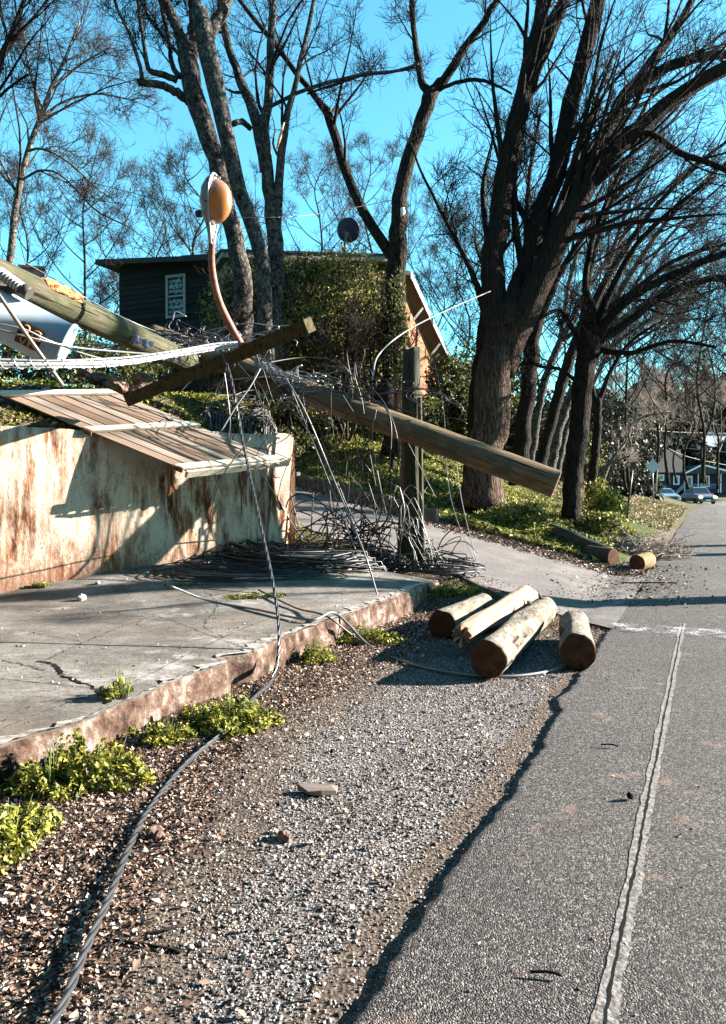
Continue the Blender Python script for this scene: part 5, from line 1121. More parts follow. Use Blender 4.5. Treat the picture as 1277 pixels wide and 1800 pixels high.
# background bare trees (behind house and far along the street)
bgt = [(150, 640, 38, 235, 1, 'bare tree behind the left end of the house'), (275, 640, 42, 360, 2, 'bare tree behind the dark house roof'), (345, 600, 36, 250, 3, 'bare tree rising left of the lamp'), (560, 600, 40, 270, 4, 'bare tree behind the satellite dish'),
       (645, 600, 46, 240, 5, 'distant bare tree behind the right end of the roof'), (205, 640, 45, 480, 6, 'low bare tree at the left end of the dark roof'), (820, 800, 44, 330, 7, 'fine bare tree in the gap left of the biggest tree'), (760, 780, 40, 470, 8, 'thin bare tree right of the house eave'),
       (1120, 850, 60, 560, 9, 'distant bare tree behind the diamond sign'), (1190, 850, 70, 600, 10, 'distant bare tree above the small navy house'), (890, 830, 36, 300, 31, 'dark bare tree filling the gap beside the biggest trunk'), (950, 830, 40, 260, 32, 'dark bare tree behind the row of leaning trunks'), (1035, 850, 42, 330, 33, 'dark bare tree behind the near shaggy trunk'), (1105, 850, 40, 420, 34, 'dark bare tree above the pale forked tree'), (1175, 850, 42, 470, 35, 'dark bare tree overhanging the far street on the left'), (1240, 850, 48, 500, 36, 'dark bare tree overhanging the far parked cars'), (1290, 850, 40, 440, 37, 'dark bare tree just at the right edge of the photo'), (1100, 860, 46, 640, 21, 'pale twiggy tree beside the dark leaning post'), (1210, 860, 50, 630, 22, 'pale twiggy tree in front of the navy house roof'), (1262, 860, 54, 600, 24, 'pale twiggy tree at the right edge by the street'), (1130, 860, 70, 680, 25, 'small pale twiggy tree left of the navy house'), (1265, 850, 62, 545, 11, 'distant bare tree at the right edge above the parked cars'), (1080, 850, 52, 420, 12, 'tall distant bare tree beyond the row of street trees'),
       (1150, 850, 48, 440, 13, 'arching distant tree over the far street'), (1235, 850, 44, 330, 14, 'tall distant tree at the right edge of the photo'), (40, 640, 40, 300, 15, 'bare tree behind the slim curving tree'), (1000, 850, 44, 380, 16, 'distant bare tree seen between the leaning trunks')]
for (px, pb, Yd, ptop, sd_, lab) in bgt:
    g = np.random.default_rng(100+sd_); H_ = pb-ptop; w = 6*34/Yd+2; LP = [(px+g.normal(0, 5)*k/2+7*math.sin(k*1.3+sd_)*(k > 0), pb-H_*k/6, w*(1-k/7.2)) for k in range(7)]
    L_ = [(Yd, LP)]
    for j in range(10):
        f = .22+.66*j/9; sg = 1 if (j+sd_) % 2 else -1; i0 = int(f*6); bx = LP[i0][0]+(LP[i0+1][0]-LP[i0][0])*(f*6-i0); by = pb-H_*f; ln = H_*(1.02-f)*g.uniform(.55, .85); sp = ln*g.uniform(.35, .75)
        L_.append((Yd+g.uniform(-2.5, 2.5), [(bx, by, w*.5*(1-f*.5)), (bx+sg*sp*.4, by-ln*.22, w*.38*(1-f*.5)), (bx+sg*sp*.8, by-ln*.6, w*.25*(1-f*.4)), (bx+sg*sp*(1+g.normal(0, .1)), by-ln, w*.12)]))
    tree('tree', lab, Yd, L_, M['bark_ivy'], M['twig_pale' if 20 < sd_ < 30 else 'twig_dark' if sd_ > 30 else 'twig_brown' if sd_ % 3 else 'twig_dark'], 200+sd_, cnts=(5, 5, 4, 3), lens=(.6, .6, .6, .65), rmin=.006, group='bare trees in the background')
for k_, (x0, Yd, top_) in enumerate(((440, 20.6, 470), (520, 23.6, 440), (600, 20.4, 500), (655, 21.0, 540), (400, 19.5, 560))):
    g = np.random.default_rng(300+k_); yb = 745; L_ = [(Yd, [(x0, yb, 5), (x0+3, yb-60, 4.5), (x0+8, (yb+top_)/2, 4), (x0+14, top_+40, 2)])]
    for j in range(6): sx_ = g.uniform(-90, 100); hh_ = (yb-top_)*g.uniform(.55, 1); L_.append((Yd+g.uniform(-.8, .8), [(x0, yb-8*j, 4), (x0+sx_*.3, yb-hh_*.4, 3.2), (x0+sx_*.7, yb-hh_*.75, 2.4), (x0+sx_, yb-hh_, 1.4)]))
    tree('bare_shrub', ('leafless shrub in front of the left of the evergreen bush', 'leafless shrub in the middle of the house front', 'leafless shrub in front of the sunlit stone wing', 'leafless shrub above the picket railing', 'leafless shrub behind the foot of the lamp arm')[k_], Yd, L_, M['twig_brown'], M['twig_brown'], 300+k_, cnts=(6, 4, 3, 2), lens=(.5, .5, .5, .5), rmin=.006, cat='shrub', wsc=1)
# trees on the far side of the street that shade the road (just out of frame to the right)
for k_, (u_, v_, lab) in enumerate(((-9.2, 15.2, 'tree on the right side of the street, nearer'), (-9.4, 23.5, 'tree on the right side of the street, farther'), (-9.3, 26.5, 'tree on the right side of the street, farthest'))):
    bx, by = xy(u_, v_); o = thing('tree', lab, 'tree', (bx, by, 0), 'trees shading the street from the right'); mb = MB()
    mb.tube([(bx, by, -.3), (bx+.1, by, 3), (bx+.3, by+.1, 6.5), (bx+.2, by, 10)], [.5, .36, .28, .14], 12); mb.build('trunk', M['bark_dark'], o)
    g = np.random.default_rng(k_); P0 = np.array([[[bx, by, z_] for z_ in np.linspace(3, 10, 12)]]); R0 = np.array([np.linspace(.26, .08, 12)])
    pr = []; P_, R1_ = P0, R0
    for cn_, lr_, np_, s_ in ((12, .6, 8, 6), (7, .5, 6, 4), (6, .5, 5, 3)): P_, R1_ = grow(P_, R1_, cn_, lr_, np_, .8, .4, .012, g); pr.append(batch_tubes(P_, R1_, s_))
    V, Fq = merge(pr); link('branches', npmesh('branches', V, Fq, True), M['twig_dark'], o)
# ================================================= HOUSE
M['siding'] = plank_mat('dark_siding', (.012, .011, .010), (.034, .031, .029)); M['trim'] = flat('trim_white', (.33, .33, .32), .7)
M['roof'] = simple('roof_shingle', [(.3, (.02, .02, .022)), (.7, (.07, .065, .06))], 12, 5, bump=.02)
m, t, b = NM('stone_front', .9, .15); n = N(t); cst = n.vor(2.6, None, out=1)
n.col(b, n.mix(n.ramp(n.vor(2.6, None, 'DISTANCE_TO_EDGE'), [(0, 1), (.05, 0)]), n.ramp(cst, [(.1, (.12, .07, .045)), (.5, (.26, .18, .12)), (.9, (.42, .34, .25))]), (.07, .055, .04))); n.bump(b, n.vor(2.6, None, 'DISTANCE_TO_EDGE'), .03); M['stonew'] = m
hs = thing('house', 'dark sided one storey house with a flat eave on the bank behind the fallen pole', 'house', (-4.4, 24.6, 3))
c0 = np.array([-7.9, 26.05]); c1 = np.array([-4.44, 24.6]); zt = 8.45; dS = np.array([.38, .925])
def wallq(mb, a, b_, z0, z1, th, nn):
    za, zb = z1 if hasattr(z1, '__len__') else (z1, z1); ya, yb = z0 if hasattr(z0, '__len__') else (z0, z0)
    mb.hexa([(a[0], a[1], ya), (b_[0], b_[1], yb), (b_[0]+nn[0]*th, b_[1]+nn[1]*th, yb), (a[0]+nn[0]*th, a[1]+nn[1]*th, ya), (a[0], a[1], za), (b_[0], b_[1], zb), (b_[0]+nn[0]*th, b_[1]+nn[1]*th, zb), (a[0]+nn[0]*th, a[1]+nn[1]*th, za)])
mb = MB(); wallq(mb, c0, c1, 2.2, (8.72, 8.42), 7, dS); mb.build('wall', M['siding'], hs)
# horizontal lap boards
mb = MB(); fn = -dS; wd2 = (c1-c0)/np.linalg.norm(c1-c0)
for i in range(34): z_ = 3.0+i*.16; mb.hexa([(*(c0+fn*.002), z_), (*(c1+fn*.002), z_), (*(c1+fn*.03), z_), (*(c0+fn*.03), z_), (*(c0+fn*.002), z_+.15), (*(c1+fn*.002), z_+.15), (*(c1+fn*.008), z_+.15), (*(c0+fn*.008), z_+.15)])
mb.build('lap_boards', M['siding'], hs)
mb = MB(); q0 = c0-wd2*.55+fn*.5; q1 = c1+wd2*1.0+fn*.5; wallq(mb, q0, q1, (8.76, 8.35), (8.92, 8.50), 8, dS); ro = mb.build('roof', M['roof'], hs)
mb = MB(); wallq(mb, c0+wd2*2.6+fn*.3, c1+wd2*.9+fn*.3, (8.60, 8.46), (8.75, 8.62), 2, dS); mb.build('roof_curb', M['roof'], hs)
def window(px, py, w, h, parent, base, dirv, nrmv, name='window', panes=2, curtain=True):
    """w,h metres; centred where the pixel ray meets the wall plane"""
    d = ray(px, py); o_ = np.array([0, 0, CZ]); n3 = np.array([nrmv[0], nrmv[1], 0]); tt = ((np.array([base[0], base[1], 0])-o_)*n3).sum()/((d*n3).sum()); p = o_+d*tt
    D = np.array([dirv[0], dirv[1], 0]); Z = np.array([0, 0, 1.]); Nn = n3; fr = MB(); bw = .09
    def bx(mb, cx, cz, sx, sz_, o1, o2):
        c_ = p+D*cx+Z*cz; mb.hexa([c_+D*a*sx/2+Z*bb_*sz_/2+Nn*oo for bb_, lst in ((-1, 0), (1, 0)) for a, oo in ((-1, o1), (1, o1), (1, o2), (-1, o2))])
    bx(fr, -w/2, 0, bw, h+bw, .07, .0); bx(fr, w/2, 0, bw, h+bw, .07, .0); bx(fr, 0, h/2, w-bw, bw, .07, .0); bx(fr, 0, -h/2-.01, w+.08, bw, .09, .0); bx(fr, 0, 0, w-bw, .045, .05, .0)
    f = fr.build(name, M['trim'] if name == 'window' else M['trim'], parent)
    g_ = MB(); bx(g_, 0, 0, w-bw, h-bw, .032, .012); go = g_.build('pane', M['glass'], f)
    if curtain:
        cu = MB(); nn_ = 9
        for s_, (zc, hh_) in enumerate(((h*.25, h*.36), (-h*.25, h*.36))):
            vs = []; 
            for i in range(nn_):
                for j in range(nn_): x_ = (i/(nn_-1)-.5)*(w*.72); z_ = zc+(j/(nn_-1)-.5)*hh_; vs.append(p+D*(x_+.02*math.sin(j*1.1+s_))+Z*(z_+.03*math.sin(i*1.3+s_*2))+Nn*(.040+.010*math.sin(i*1.9+j*1.1)+.008*math.sin(j*2.7)))
            cu.add(vs, [(i*nn_+j, (i+1)*nn_+j, (i+1)*nn_+j+1, i*nn_+j+1) for i in range(nn_-1) for j in range(nn_-1)], True)
        cu.build('window_film', M['film'], f)
    return f
m, t, b = NM('window_glass', .06, .8); b.inputs['Base Color'].default_value = (.02, .03, .035, 1); M['glass'] = m
m, t, b = NM('crumpled_film', .25, .6); n = N(t); n.col(b, n.ramp(n.noise(3.2, 5, None, .6, .6), [(.42, (.03, .05, .06)), (.55, (.16, .23, .26)), (.66, (.42, .47, .50))])); n.bump(b, n.noise(4, 5), .05); M['film'] = m
hf = hs
window(311, 521, .66, 1.25, hs, c0, wd2, fn)
M['trimw'] = M['trim']
# corner board
mb = MB(); mb.hexa([(*(c1+fn*.0), 3), (*(c1+wd2*.12), 3), (*(c1+wd2*.12+fn*.06), 3), (*(c1+fn*.06), 3), (*(c1+fn*.0), zt), (*(c1+wd2*.12), zt), (*(c1+wd2*.12+fn*.06), zt), (*(c1+fn*.06), zt)]); mb.build('corner_board', M['trim'], hs)
# front wing, stone, lit
e0_ = np.array([-4.0, 23.5]); e1_ = np.array([1.10, 25.4]); wd3 = (e1_-e0_)/np.linalg.norm(e1_-e0_); bk = np.array([-wd3[1], wd3[0]])
mb = MB(); wallq(mb, e0_, e1_, 2.0, (8.22, 8.66), 4.2, bk); mb.build('front_wing', M['stonew'], hs)
mb = MB(); wallq(mb, e0_-wd3*.2-bk*.35, e1_+wd3*.15-bk*.35, (8.22, 8.66), (8.38, 8.82), 4.8, bk); mb.build('eave_board', M['rim'], hs)
mb = MB(); wallq(mb, e0_-wd3*.25-bk*.4, e1_+wd3*.2-bk*.4, (8.383, 8.823), (8.44, 8.88), 4.9, bk); mb.build('roof', M['roof'], hs)
window(577, 500, .8, 1.2, hs, e0_, wd3, -bk, curtain=False)
# gabled side roof with lit soffit sloping down to the back right
g0 = np.array([*(e1_+wd3*.02), 8.35]); g1 = np.array([3.15, 29.8, 5.75])
M['soffit'] = plank_mat('soffit_wood', (.05, .032, .02), (.15, .115, .08)); M['redwood'] = plank_mat('picket_red', (.13, .05, .028), (.34, .17, .095))
mb = MB(); sd3 = np.array([wd3[0], wd3[1], 0]); ov = sd3*.42; inn = -sd3*3.5
th = np.array([0, 0, .13]); mb.hexa([g0+inn, g0+ov, g1+ov, g1+inn, g0+inn+th, g0+ov+th, g1+ov+th, g1+inn+th]); mb.build('side_roof', M['roof'], hs)
mb = MB(); f_ = np.array([0, 0, -.10]); a_, b_ = g0+ov+sd3*.003, g1+ov+sd3*.003; mb.hexa([a_+f_, a_+f_+sd3*.035, b_+f_+sd3*.035, b_+f_, a_+th, a_+th+sd3*.035, b_+th+sd3*.035, b_+th]); mb.build('rake_board', M['trim'], hs)
mb = MB(); dd = np.array([0, 0, -.012]); mb.add([g0+inn+dd, g0+ov+dd, g1+ov+dd, g1+inn+dd], [(0, 1, 2, 3)]); mb.build('soffit', M['soffit'], hs)
mb = MB(); s0_, s1_ = g0[:2]-wd3*.05, g1[:2]-wd3*.3
mb.hexa([(s0_[0], s0_[1], 2), (s1_[0], s1_[1], 2), (s1_[0]-.2, s1_[1], 2), (s0_[0]-.2, s0_[1], 2), (s0_[0], s0_[1], g0[2]-.03), (s1_[0], s1_[1], g1[2]-.03), (s1_[0]-.2, s1_[1], g1[2]-.03), (s0_[0]-.2, s0_[1], g0[2]-.03)]); mb.build('gable_wall', M['redwood'], hs)
for f in (.25, .6, .9):
    q = g0+(g1-g0)*f; mb = MB(); mb.beam(q+sd3*.05-np.array([0, 0, .55]), q+sd3*.38-np.array([0, 0, .14]), .07, .07); mb.build('brace', M['trim'], hs)
mb = MB(); q = at(705, 620, 24.3); mb.box((q[0], q[1], 5.0), (.12, .12, 4.2)); mb.build('porch_post', M['trim'], hs)
# porch railing pickets
rl = thing('porch_railing', 'reddish brown picket railing below the bushes behind the fallen pole', 'railing', at(660, 715, 20.6)); mb = MB()
for i, px in enumerate(np.linspace(612, 712, 26)):
    if 668 < px < 684: continue
    q = at(px, 712, 20.6+.1*math.sin(i)); mb.box((q[0], q[1], q[2]), (.042, .025, .85))
mb.build('pickets', M['redwood'], rl); mb = MB(); q0, q1 = at(606, 688, 20.65), at(714, 688, 20.65); mb.beam(q0, q1, .05, .07); mb.build('top_rail', M['redwood'], rl)
mb = MB(); q = at(676, 700, 20.3); mb.tube([q+np.array([0, 0, -.6]), q+np.array([0, 0, -.2]), q+np.array([.02, 0, .25]), q+np.array([0, 0, .5])], [.2, .26, .22, .05], 12, True, .5, 3); tag(mb.build('dark_sack', M['crackm']), 'black lumpy covered object standing in the gap of the picket railing', 'covered object')
# vine thicket leaves on lit wall: sparse climbing ivy
g = np.random.default_rng(77); nn_ = 8000; k = g.random(nn_); hgt = 3+5.6*g.random(nn_)**.8; P_ = np.stack([e0_[0]+(e1_[0]-e0_[0])*k-bk[0]*.12, e0_[1]+(e1_[1]-e0_[1])*k-bk[1]*.12, hgt], -1)
kk = nz(P_[:, 0], P_[:, 2], 1.3) > -.45; P_ = P_[kk]+g.normal(0, .05, (kk.sum(), 3)); V, Fq = leaf_cards(P_, .055*g.uniform(.6, 1.3, len(P_)), g, 1.2); iv_ = thing('ivy', 'ivy climbing over the sunlit stone front wing of the house', 'ivy', (*e0_, 3)); link('leaves', npmesh('leaves', V, Fq), M['ivy'], iv_)
# dish
ds = thing('satellite_dish', 'dark round satellite dish on a short mast above the roof edge', 'satellite dish', at(607, 452, 24.5)); dc = Vector([float(x) for x in at(612, 405, 24.4)]); mb = MB(); vs = []; fs = []
dn = Vector((.25, .9, .35)).normalized(); r_ = dn.orthogonal().normalized(); q_ = dn.cross(r_)
for i in range(9):
    for j in range(28): rr = i/8*.37; an = j/28*6.2832; vs.append(dc+(r_*math.cos(an)+q_*math.sin(an))*rr+dn*(rr*rr*.5))
for i in range(8):
    for j in range(28): fs.append((i*28+j, i*28+(j+1) % 28, (i+1)*28+(j+1) % 28, (i+1)*28+j))
mb.add(vs, fs, True); ob = mb.build('reflector', flat('dish_dark', (.03, .04, .07), .6), ds); so_ = ob.modifiers.new('s', 'SOLIDIFY'); so_.thickness = .015
mb = MB(); mb.tube([at(607, 458, 24.5), at(607, 425, 24.5), at(611, 408, 24.42)], .045, 8); mb.tube([dc-q_*.0+dn*.02, dc+dn*.45+Vector((0, 0, -.25))], .012, 6); mb.build('mast', flat('mast_grey', (.12, .12, .13), .6), ds)
# small cabinet/box on the sky line far left (shed roof piece)
mb = MB(); q = at(62, 483, 16); mb.box((q[0], q[1], q[2]), (.36, .3, .16), .3); mb.box((q[0]-.05, q[1], q[2]+.11), (.5, .4, .05), .3); tag(mb.build('roof_vent', simple('vent_red', [(.3, (.12, .07, .06)), (.7, (.35, .25, .22))], 6, 4)), 'small roof vent box poking above the broken pole at the left', 'roof vent')
# ================================================= FAR STREET
M['navy'] = plank_mat('navy_siding', (.012, .015, .035), (.03, .036, .07)); M['white'] = flat('white_paint', (.75, .76, .77), .6); M['fnd'] = flat('foundation_blue', (.15, .20, .24), .8)
def farbox(mb, p0, p1, Yd, dep, dz=0):
    a_ = at(p0[0], p1[1], Yd); b_ = at(p1[0], p0[1], Yd); mb.hexa([(a_[0], Yd, a_[2]), (b_[0], Yd, a_[2]), (b_[0], Yd+dep, a_[2]), (a_[0], Yd+dep, a_[2]), (a_[0], Yd, b_[2]), (b_[0], Yd, b_[2]), (b_[0], Yd+dep, b_[2]), (a_[0], Yd+dep, b_[2])]); return mb
Yh = 92.0
h1 = thing('house', 'small navy blue house with white windows and a porch at the street end', 'house', at(1200, 868, Yh))
farbox(MB(), (1152, 831), (1203, 863), Yh, 8).build('wall', M['navy'], h1); farbox(MB(), (1203, 822), (1330, 866), Yh+1.5, 8).build('porch_wall', M['navy'], h1)
farbox(MB(), (1152, 861), (1190, 869), Yh-.05, 4).build('foundation', M['fnd'], h1)
mb = MB(); A1, A2, A3, A4 = at(1148, 832, Yh-.4), at(1206, 832, Yh-.4), at(1196, 792, Yh+4), at(1152, 792, Yh+4); t_ = np.array([0, 0, .12]); mb.hexa([A1, A2, A3, A4, A1+t_, A2+t_, A3+t_, A4+t_])
B1, B2, B3 = at(1202, 833, Yh-.2), at(1234, 817, Yh-.2), at(1300, 833, Yh-.2); bkv = np.array([0, 8, 0]); mb.add([B1, B2, B3, B1+bkv, B2+bkv, B3+bkv], [(0, 1, 2), (0, 3, 4, 1), (1, 4, 5, 2), (3, 5, 4)]); mb.build('roof', M['roof'], h1)
mb = MB(); mb.beam(B1+np.array([0, -.1, 0]), B2+np.array([0, -.1, 0]), .1, .16); mb.beam(B2+np.array([0, -.1, 0]), B3+np.array([0, -.1, 0]), .1, .16); mb.build('gable_trim', M['white'], h1)
for (x0, y0, x1, y1) in ((1157, 834, 1168, 845), (1184, 836, 1195, 852)):
    f = farbox(MB(), (x0, y0), (x1, y1), Yh-.08, .06).build('window', M['white'], h1); farbox(MB(), (x0+2, y0+2), (x1-2, y1-2), Yh-.10, .015).build('pane', M['glass'], f)
f = farbox(MB(), (1232, 836), (1248, 856), Yh+1.4, .06).build('window', M['white'], h1); farbox(MB(), (1234, 839), (1246, 854), Yh+1.38, .015).build('pane', M['glass'], f)
f = farbox(MB(), (1207, 836), (1218, 860), Yh+1.42, .05).build('door', M['white'], h1); farbox(MB(), (1210, 840), (1215, 853), Yh+1.40, .015).build('door_glass', M['fnd'], f)
mb = MB(); farbox(mb, (1204, 851), (1260, 852.4), Yh-.1, .06)
for px in np.linspace(1205, 1260, 20): farbox(mb, (px-.35, 852.4), (px+.35, 859), Yh-.1, .05)
for k in range(7): p0 = at(1190+k*2, 865-k*1.9, Yh-.3); mb.box((p0[0], p0[1], p0[2]), (.12, .3, .5))
mb.build('porch_rail', M['fnd'], h1)
for px in (1204, 1228, 1264, 1268): farbox(MB(), (px-.7, 826), (px+.7, 866), Yh-.2, .12).build('porch_post', M['white'], h1)
h2 = thing('house', 'taller dark blue house with a pale sunlit roof above the navy house', 'house', at(1260, 800, 112))
farbox(MB(), (1232, 780), (1330, 860), 112, 8).build('wall', M['navy'], h2)
mb = MB(); P1, P2, P3, P4 = at(1226, 783, 111), at(1330, 800, 111), at(1330, 765, 118), at(1246, 752, 118); mb.hexa([P1, P2, P3, P4, P1+t_, P2+t_, P3+t_, P4+t_]); mb.build('roof', simple('pale_roof', [(.3, (.10, .13, .16)), (.7, (.25, .30, .34))], 1, 5), h2)
f = farbox(MB(), (1246, 793), (1256, 808), 111.9, .06).build('window', M['white'], h2); farbox(MB(), (1248, 795), (1254, 806), 111.86, .02).build('pane', M['glass'], f)
h3 = thing('house', 'distant pale roof gable showing through the trees above the navy house', 'house', at(1235, 745, 128)); mb = MB(); q1, q2, q3 = at(1218, 747, 128), at(1236, 734, 128), at(1254, 746, 128); bq = np.array([0, 4, 0]); mb.add([q1, q2, q3, q1+bq, q2+bq, q3+bq], [(0, 1, 2), (0, 3, 4, 1), (1, 4, 5, 2), (3, 5, 4), (0, 2, 5, 3)]); mb.build('roof', simple('pale_roof2', [(.3, (.14, .18, .22)), (.7, (.25, .31, .34))], 1, 5), h3)
farbox(MB(), (1222, 747.2), (1250, 800), 128.6, 3).build('wall', M['navy'], h3)
# cars
M['rubber'] = flat('rubber', (.02, .02, .02), .8)
def car(label, px, Yd, paint, w=1.78, hgt=1.48, lights=False, heading=0):
    base = at(px, 888, Yd); o = thing('car', label, 'car', (base[0], base[1], .055)); z0 = .055
    def sec(prof):  # profile in (y length, z, halfwidth)
        return prof
    mb = MB(); L_ = 4.3
    stn = [(0, .32, .55, .62), (.05, .25, .72, .84), (.5, .22, .86, .88), (1.15, .22, .93, .89), (1.2, .22, .95, .89), (3.6, .22, .98, .89), (4.1, .25, .90, .86), (4.3, .35, .72, .74)]
    vs = []
    for (y_, zl, zh, hw_) in stn:
        for (sx, zz, wk) in ((-1, zl, .92), (-1, (zl+zh)/2, 1), (-1, zh-.06, .97), (-1, zh, .86), (1, zh, .86), (1, zh-.06, .97), (1, (zl+zh)/2, 1), (1, zl, .92)): vs.append((base[0]+sx*hw_*wk*w/1.78, base[1]+y_, z0+zz))
    fs = [(i*8+j, i*8+(j+1) % 8, (i+1)*8+(j+1) % 8, (i+1)*8+j) for i in range(len(stn)-1) for j in range(8)]+[tuple(range(8))[::-1], tuple(range(56, 64))]
    mb.add(vs, fs, False); bd = mb.build('body', paint, o, .03)
    mb = MB(); vs = []
    cs = [(1.15, .93, .74), (1.85, hgt-.05, .60), (2.1, hgt, .60), (3.2, hgt-.02, .60), (3.9, .97, .70)]
    for (y_, zh, hw_) in cs: vs += [(base[0]-hw_*w/1.78, base[1]+y_, z0+zh), (base[0]+hw_*w/1.78, base[1]+y_, z0+zh), (base[0]+.78*w/1.78, base[1]+y_, z0+.9), (base[0]-.78*w/1.78, base[1]+y_, z0+.9)]
    mb.add(vs, [(i*4+j, i*4+(j+1) % 4, (i+1)*4+(j+1) % 4, (i+1)*4+j) for i in range(4) for j in range(4)]+[(0, 3, 2, 1), (16, 17, 18, 19)]); mb.build('cabin', paint, o, .03)
    mb = MB(); y0_, z0_, y1_, z1_ = 1.22, .98, 1.82, hgt-.10; e = -.015
    mb.add([(base[0]-.66*w/1.78, base[1]+y0_+e, z0+z0_), (base[0]+.66*w/1.78, base[1]+y0_+e, z0+z0_), (base[0]+.54*w/1.78, base[1]+y1_+e-.03, z0+z1_+.01), (base[0]-.54*w/1.78, base[1]+y1_+e-.03, z0+z1_+.01)], [(0, 1, 2, 3)]); mb.build('windscreen', M['glass'], o)
    mb = MB(); mb.box((base[0], base[1]-.0, z0+.50), (.95, .06, .16)); mb.build('grille', M['rubber'], o)
    for s in (-1, 1):
        mb = MB(); mb.box((base[0]+s*.62*w/1.78, base[1]+.03, z0+.66), (.30, .10, .15)); mb.build('headlight', M['lamp'] if lights else M['glassl'], o, .02)
        mb = MB(); mb.box((base[0]+s*.93*w/1.78, base[1]+1.35, z0+.98), (.14, .1, .11)); mb.build('mirror', paint, o, .02)
        for yy in (.8, 3.45):
            mb = MB(); cx_ = base[0]+s*.78*w/1.78; mb.tube([(cx_-.1, base[1]+yy, z0+.31), (cx_+.1, base[1]+yy, z0+.31)], .31, 18); mb.build('wheel', M['rubber'], o)
    mb = MB(); mb.box((base[0], base[1]-.02, z0+.38), (.42, .03, .11)); mb.build('number_plate', M['white'], o); return o
m, t, b = NM('headlamp_lit', .4, .5); b.inputs['Emission Color'].default_value = (1, .9, .8, 1); b.inputs['Emission Strength'].default_value = 2.5; M['lamp'] = m; M['glassl'] = flat('lamp_glass', (.7, .75, .8), .15, .6)
car('pale blue car with its lights off parked on the left of the far street', 1182, 79, flat('car_blue', (.16, .24, .30), .3, .6))
car('dark car with pale bonnet and lit headlights coming down the far street', 1245, 74, flat('car_silver', (.14, .13, .14), .3, .6), lights=True, hgt=1.6, w=1.9)
# sign seen from behind
sg = thing('road_sign', 'diamond road sign seen from behind on a thin post', 'road sign', at(1148, 875, 36)); q = at(1148, 820, 36); mb = MB(); r_ = .34
mb.add([(q[0], 36.0, q[2]-r_), (q[0]+r_, 36.0, q[2]), (q[0], 36.0, q[2]+r_), (q[0]-r_, 36.0, q[2]), (q[0], 36.02, q[2]-r_), (q[0]+r_, 36.02, q[2]), (q[0], 36.02, q[2]+r_), (q[0]-r_, 36.02, q[2])], [(0, 1, 2, 3), (7, 6, 5, 4), (0, 4, 5, 1), (1, 5, 6, 2), (2, 6, 7, 3), (3, 7, 4, 0)]); mb.build('plate', flat('sign_back', (.36, .40, .43), .5, .4, .3), sg)
mb = MB(); mb.tube([at(1149, 884, 36.06), at(1147, 806, 36.06)], .028, 6); mb.build('post', M['galv'], sg)
pb = thing('sign_post', 'leaning dark post with a small box on top beside the bright bush', 'post', on(1102, 905)); mb = MB(); mb.tube([at(1102, 912, 27), at(1108, 860, 27), at(1112, 826, 27)], .035, 8); mb.build('post', M['blk'], pb); mb = MB(); q = at(1113, 818, 27); mb.box((q[0], q[1], q[2]), (.16, .08, .24)); mb.build('box', M['blk'], pb)
for (x0, y0, x1, y1, Yd, r_, lab) in ((1152, 868, 1159, 733, 66, .13, 'pale far utility pole just right of the diamond sign'), (1134, 868, 1136, 778, 62, .11, 'thin pale far pole left of the diamond sign')):
    o = thing('far_pole', lab, 'utility pole', at(x0, y0, Yd)); mb = MB(); mb.tube([at(x0, y0+6, Yd), at(x1, y1, Yd)], [r_, r_*.7], 8); mb.build('shaft', M['twig_pale'], o)
    mb = MB(); q = at(x1, y1+6, Yd); mb.box((q[0], q[1]-.1, q[2]), (1.4, .1, .1)); mb.build('crosspiece', M['twig_pale'], o)
for pts, lab in (([at(1080, 740, 60), at(1160, 757, 66), at(1240, 761, 70), at(1330, 762, 75)], 'far utility wire crossing above the navy house'), ([at(1160, 780, 66), at(1210, 803, 68), at(1300, 822, 75)], 'far service wire sagging to the right edge'), ([at(1208, 788, 75), at(1300, 797, 75)], 'short far wire in front of the taller house')): cable('cable', lab, pts, .03, M['twig_pale'], 20, 4)
# grass verge mound far left of street
mb = MB(); 
for i in range(1):
    pts_ = [at(1075, 852, 44), at(1110, 862, 46), at(1168, 884, 62), at(1120, 893, 44), at(1062, 890, 36)]
'''
nU, nV = 14, 24; vs = []
for i in range(nU):
    for j in range(nV): u_ = .1+i/(nU-1)*5.5; v_ = 30+j/(nV-1)*34; x_, y_ = xy(u_, v_); vs.append((x_, y_, .02+.24*u_*min(1, (64-v_)/20+.05)+float(ground_h(x_, y_))*0+.02*math.sin(i*2+j)))
MB().add(vs, [(i*nV+j, i*nV+j+1, (i+1)*nV+j+1, (i+1)*nV+j) for i in range(nU-1) for j in range(nV-1)], True).build('verge_grass', simple('dry_grass', [(.3, (.12, .11, .04)), (.5, (.30, .24, .12)), (.7, (.50, .42, .28))], 3, 8, bump=.04), pv)
'''
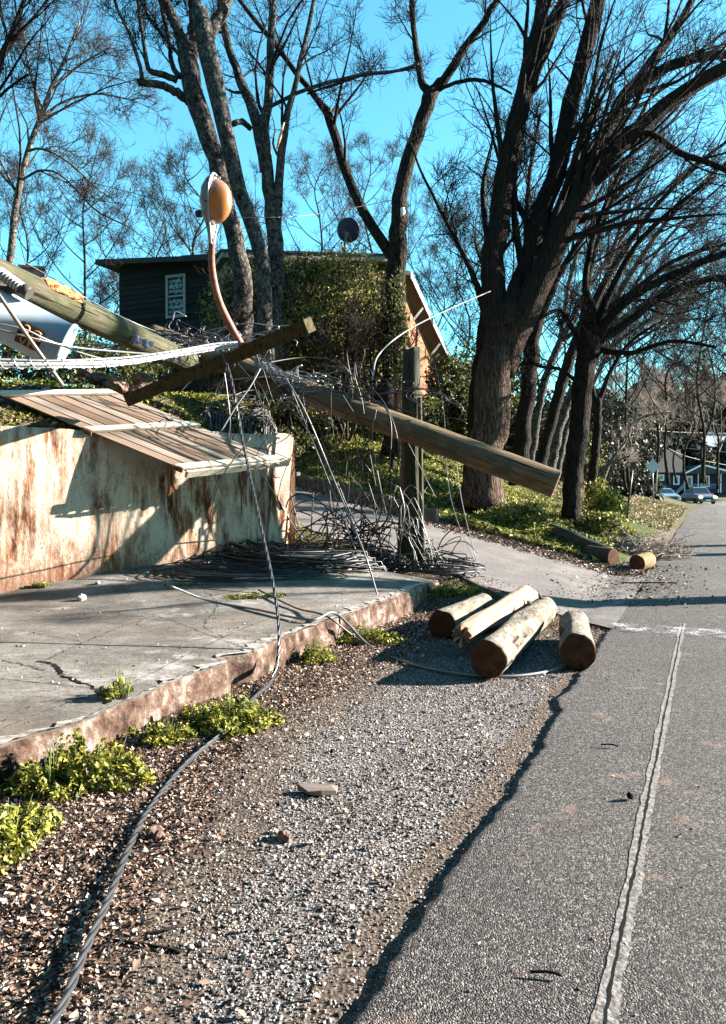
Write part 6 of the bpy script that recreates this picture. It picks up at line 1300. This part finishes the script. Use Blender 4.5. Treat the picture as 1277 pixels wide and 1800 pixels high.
# far wooded evergreen masses
def farwood(name, label, px0, px1, ptop, Yd, n_, leaf, mat, seed, pb=870):
    g = np.random.default_rng(seed); o = thing(name, label, 'tree', at((px0+px1)/2, pb, Yd), 'far dark trees'); cx = at((px0+px1)/2, 800, Yd)[0]; hw_ = (px1-px0)/2/F*Yd; top = 1.6+(857-ptop)/F*Yd
    zz = g.random(n_); wv_ = (1-zz)**.38*(.75+.25*np.sin(zz*14+seed)); a = g.random(n_)*6.28; rr = g.random(n_)**.4
    P_ = np.stack([cx+np.cos(a)*rr*hw_*wv_*1.5, Yd+np.sin(a)*rr*hw_*wv_*.8, zz*top], -1); k = np.sin(P_[:, 0]*1.7+seed)*np.sin(P_[:, 2]*1.9)*np.sin(P_[:, 1]*1.3) > -.35
    V, Fq = leaf_cards(P_[k], leaf*g.uniform(.5, 1.4, k.sum()), g, 1.3); link('crown', npmesh('crown', V, Fq), mat, o)
    mb = MB(); mb.tube([(cx, Yd, -1), (cx+.2, Yd, top*.5), (cx, Yd, top*.9)], [hw_*.08+.1, hw_*.05+.06, .04], 7); mb.build('trunk', M['bark_dark'], o)
specs = [(1060, 1120, 690, 70), (1085, 1165, 655, 82), (1125, 1205, 640, 104), (1160, 1250, 650, 100), (1195, 1290, 625, 120), (1230, 1330, 640, 118), (1080, 1150, 735, 60), (1020, 1100, 665, 90), (960, 1050, 690, 80), (1040, 1110, 760, 50), (1270, 1370, 600, 110), (1140, 1200, 720, 98)]
names = ['beside the diamond sign, nearer', 'left of the far poles', 'above the roof of the navy house', 'right above the navy house porch', 'highest, over the taller house', 'at the right edge over the taller house', 'low, just left of the far poles', 'behind the near shaggy trunk', 'behind the leaning trunks', 'low, behind the pale forked tree', 'past the right edge of the frame', 'directly behind the navy house']
for i, ((a_, b_, tp_, Yd), nm) in enumerate(zip(specs, names)): farwood('evergreen_tree', 'dark far evergreen tree '+nm, a_, b_, tp_+20, Yd, 7000, .0034*Yd, M['farev'], i)

# tall dark evergreens behind the viewer and to the left of the frame (added out of view to block sky fill light)
g = np.random.default_rng(90); PPs = []
for (x_, y_, h_, r_) in ((-10, 1, 17, 3.5), (-12, -4, 18, 4), (-6, -8, 18, 4), (0, -9, 18, 4), (6, -8, 18, 4), (12, -7, 18, 4), (18, -7, 17, 4), (-14, 7, 17, 3.5), (-18, 13, 16, 3.5), (-24, 19, 16, 4)):
    n_ = 7000; z_ = 1+h_*g.random(n_); a = g.random(n_)*6.28; rr = np.sqrt(g.random(n_))*r_*(1-.55*(z_/h_)**2); PPs.append(np.stack([x_+np.cos(a)*rr, y_+np.sin(a)*rr, z_], -1))
P_ = np.concatenate(PPs); V, Fq = leaf_cards(P_, .26*g.uniform(.6, 1.4, len(P_)), g, 1.3); tag(link('wood', npmesh('wood', V, Fq), M['farev']), 'dark evergreen wood added outside the view to block sky light', 'wood', kind='stuff')
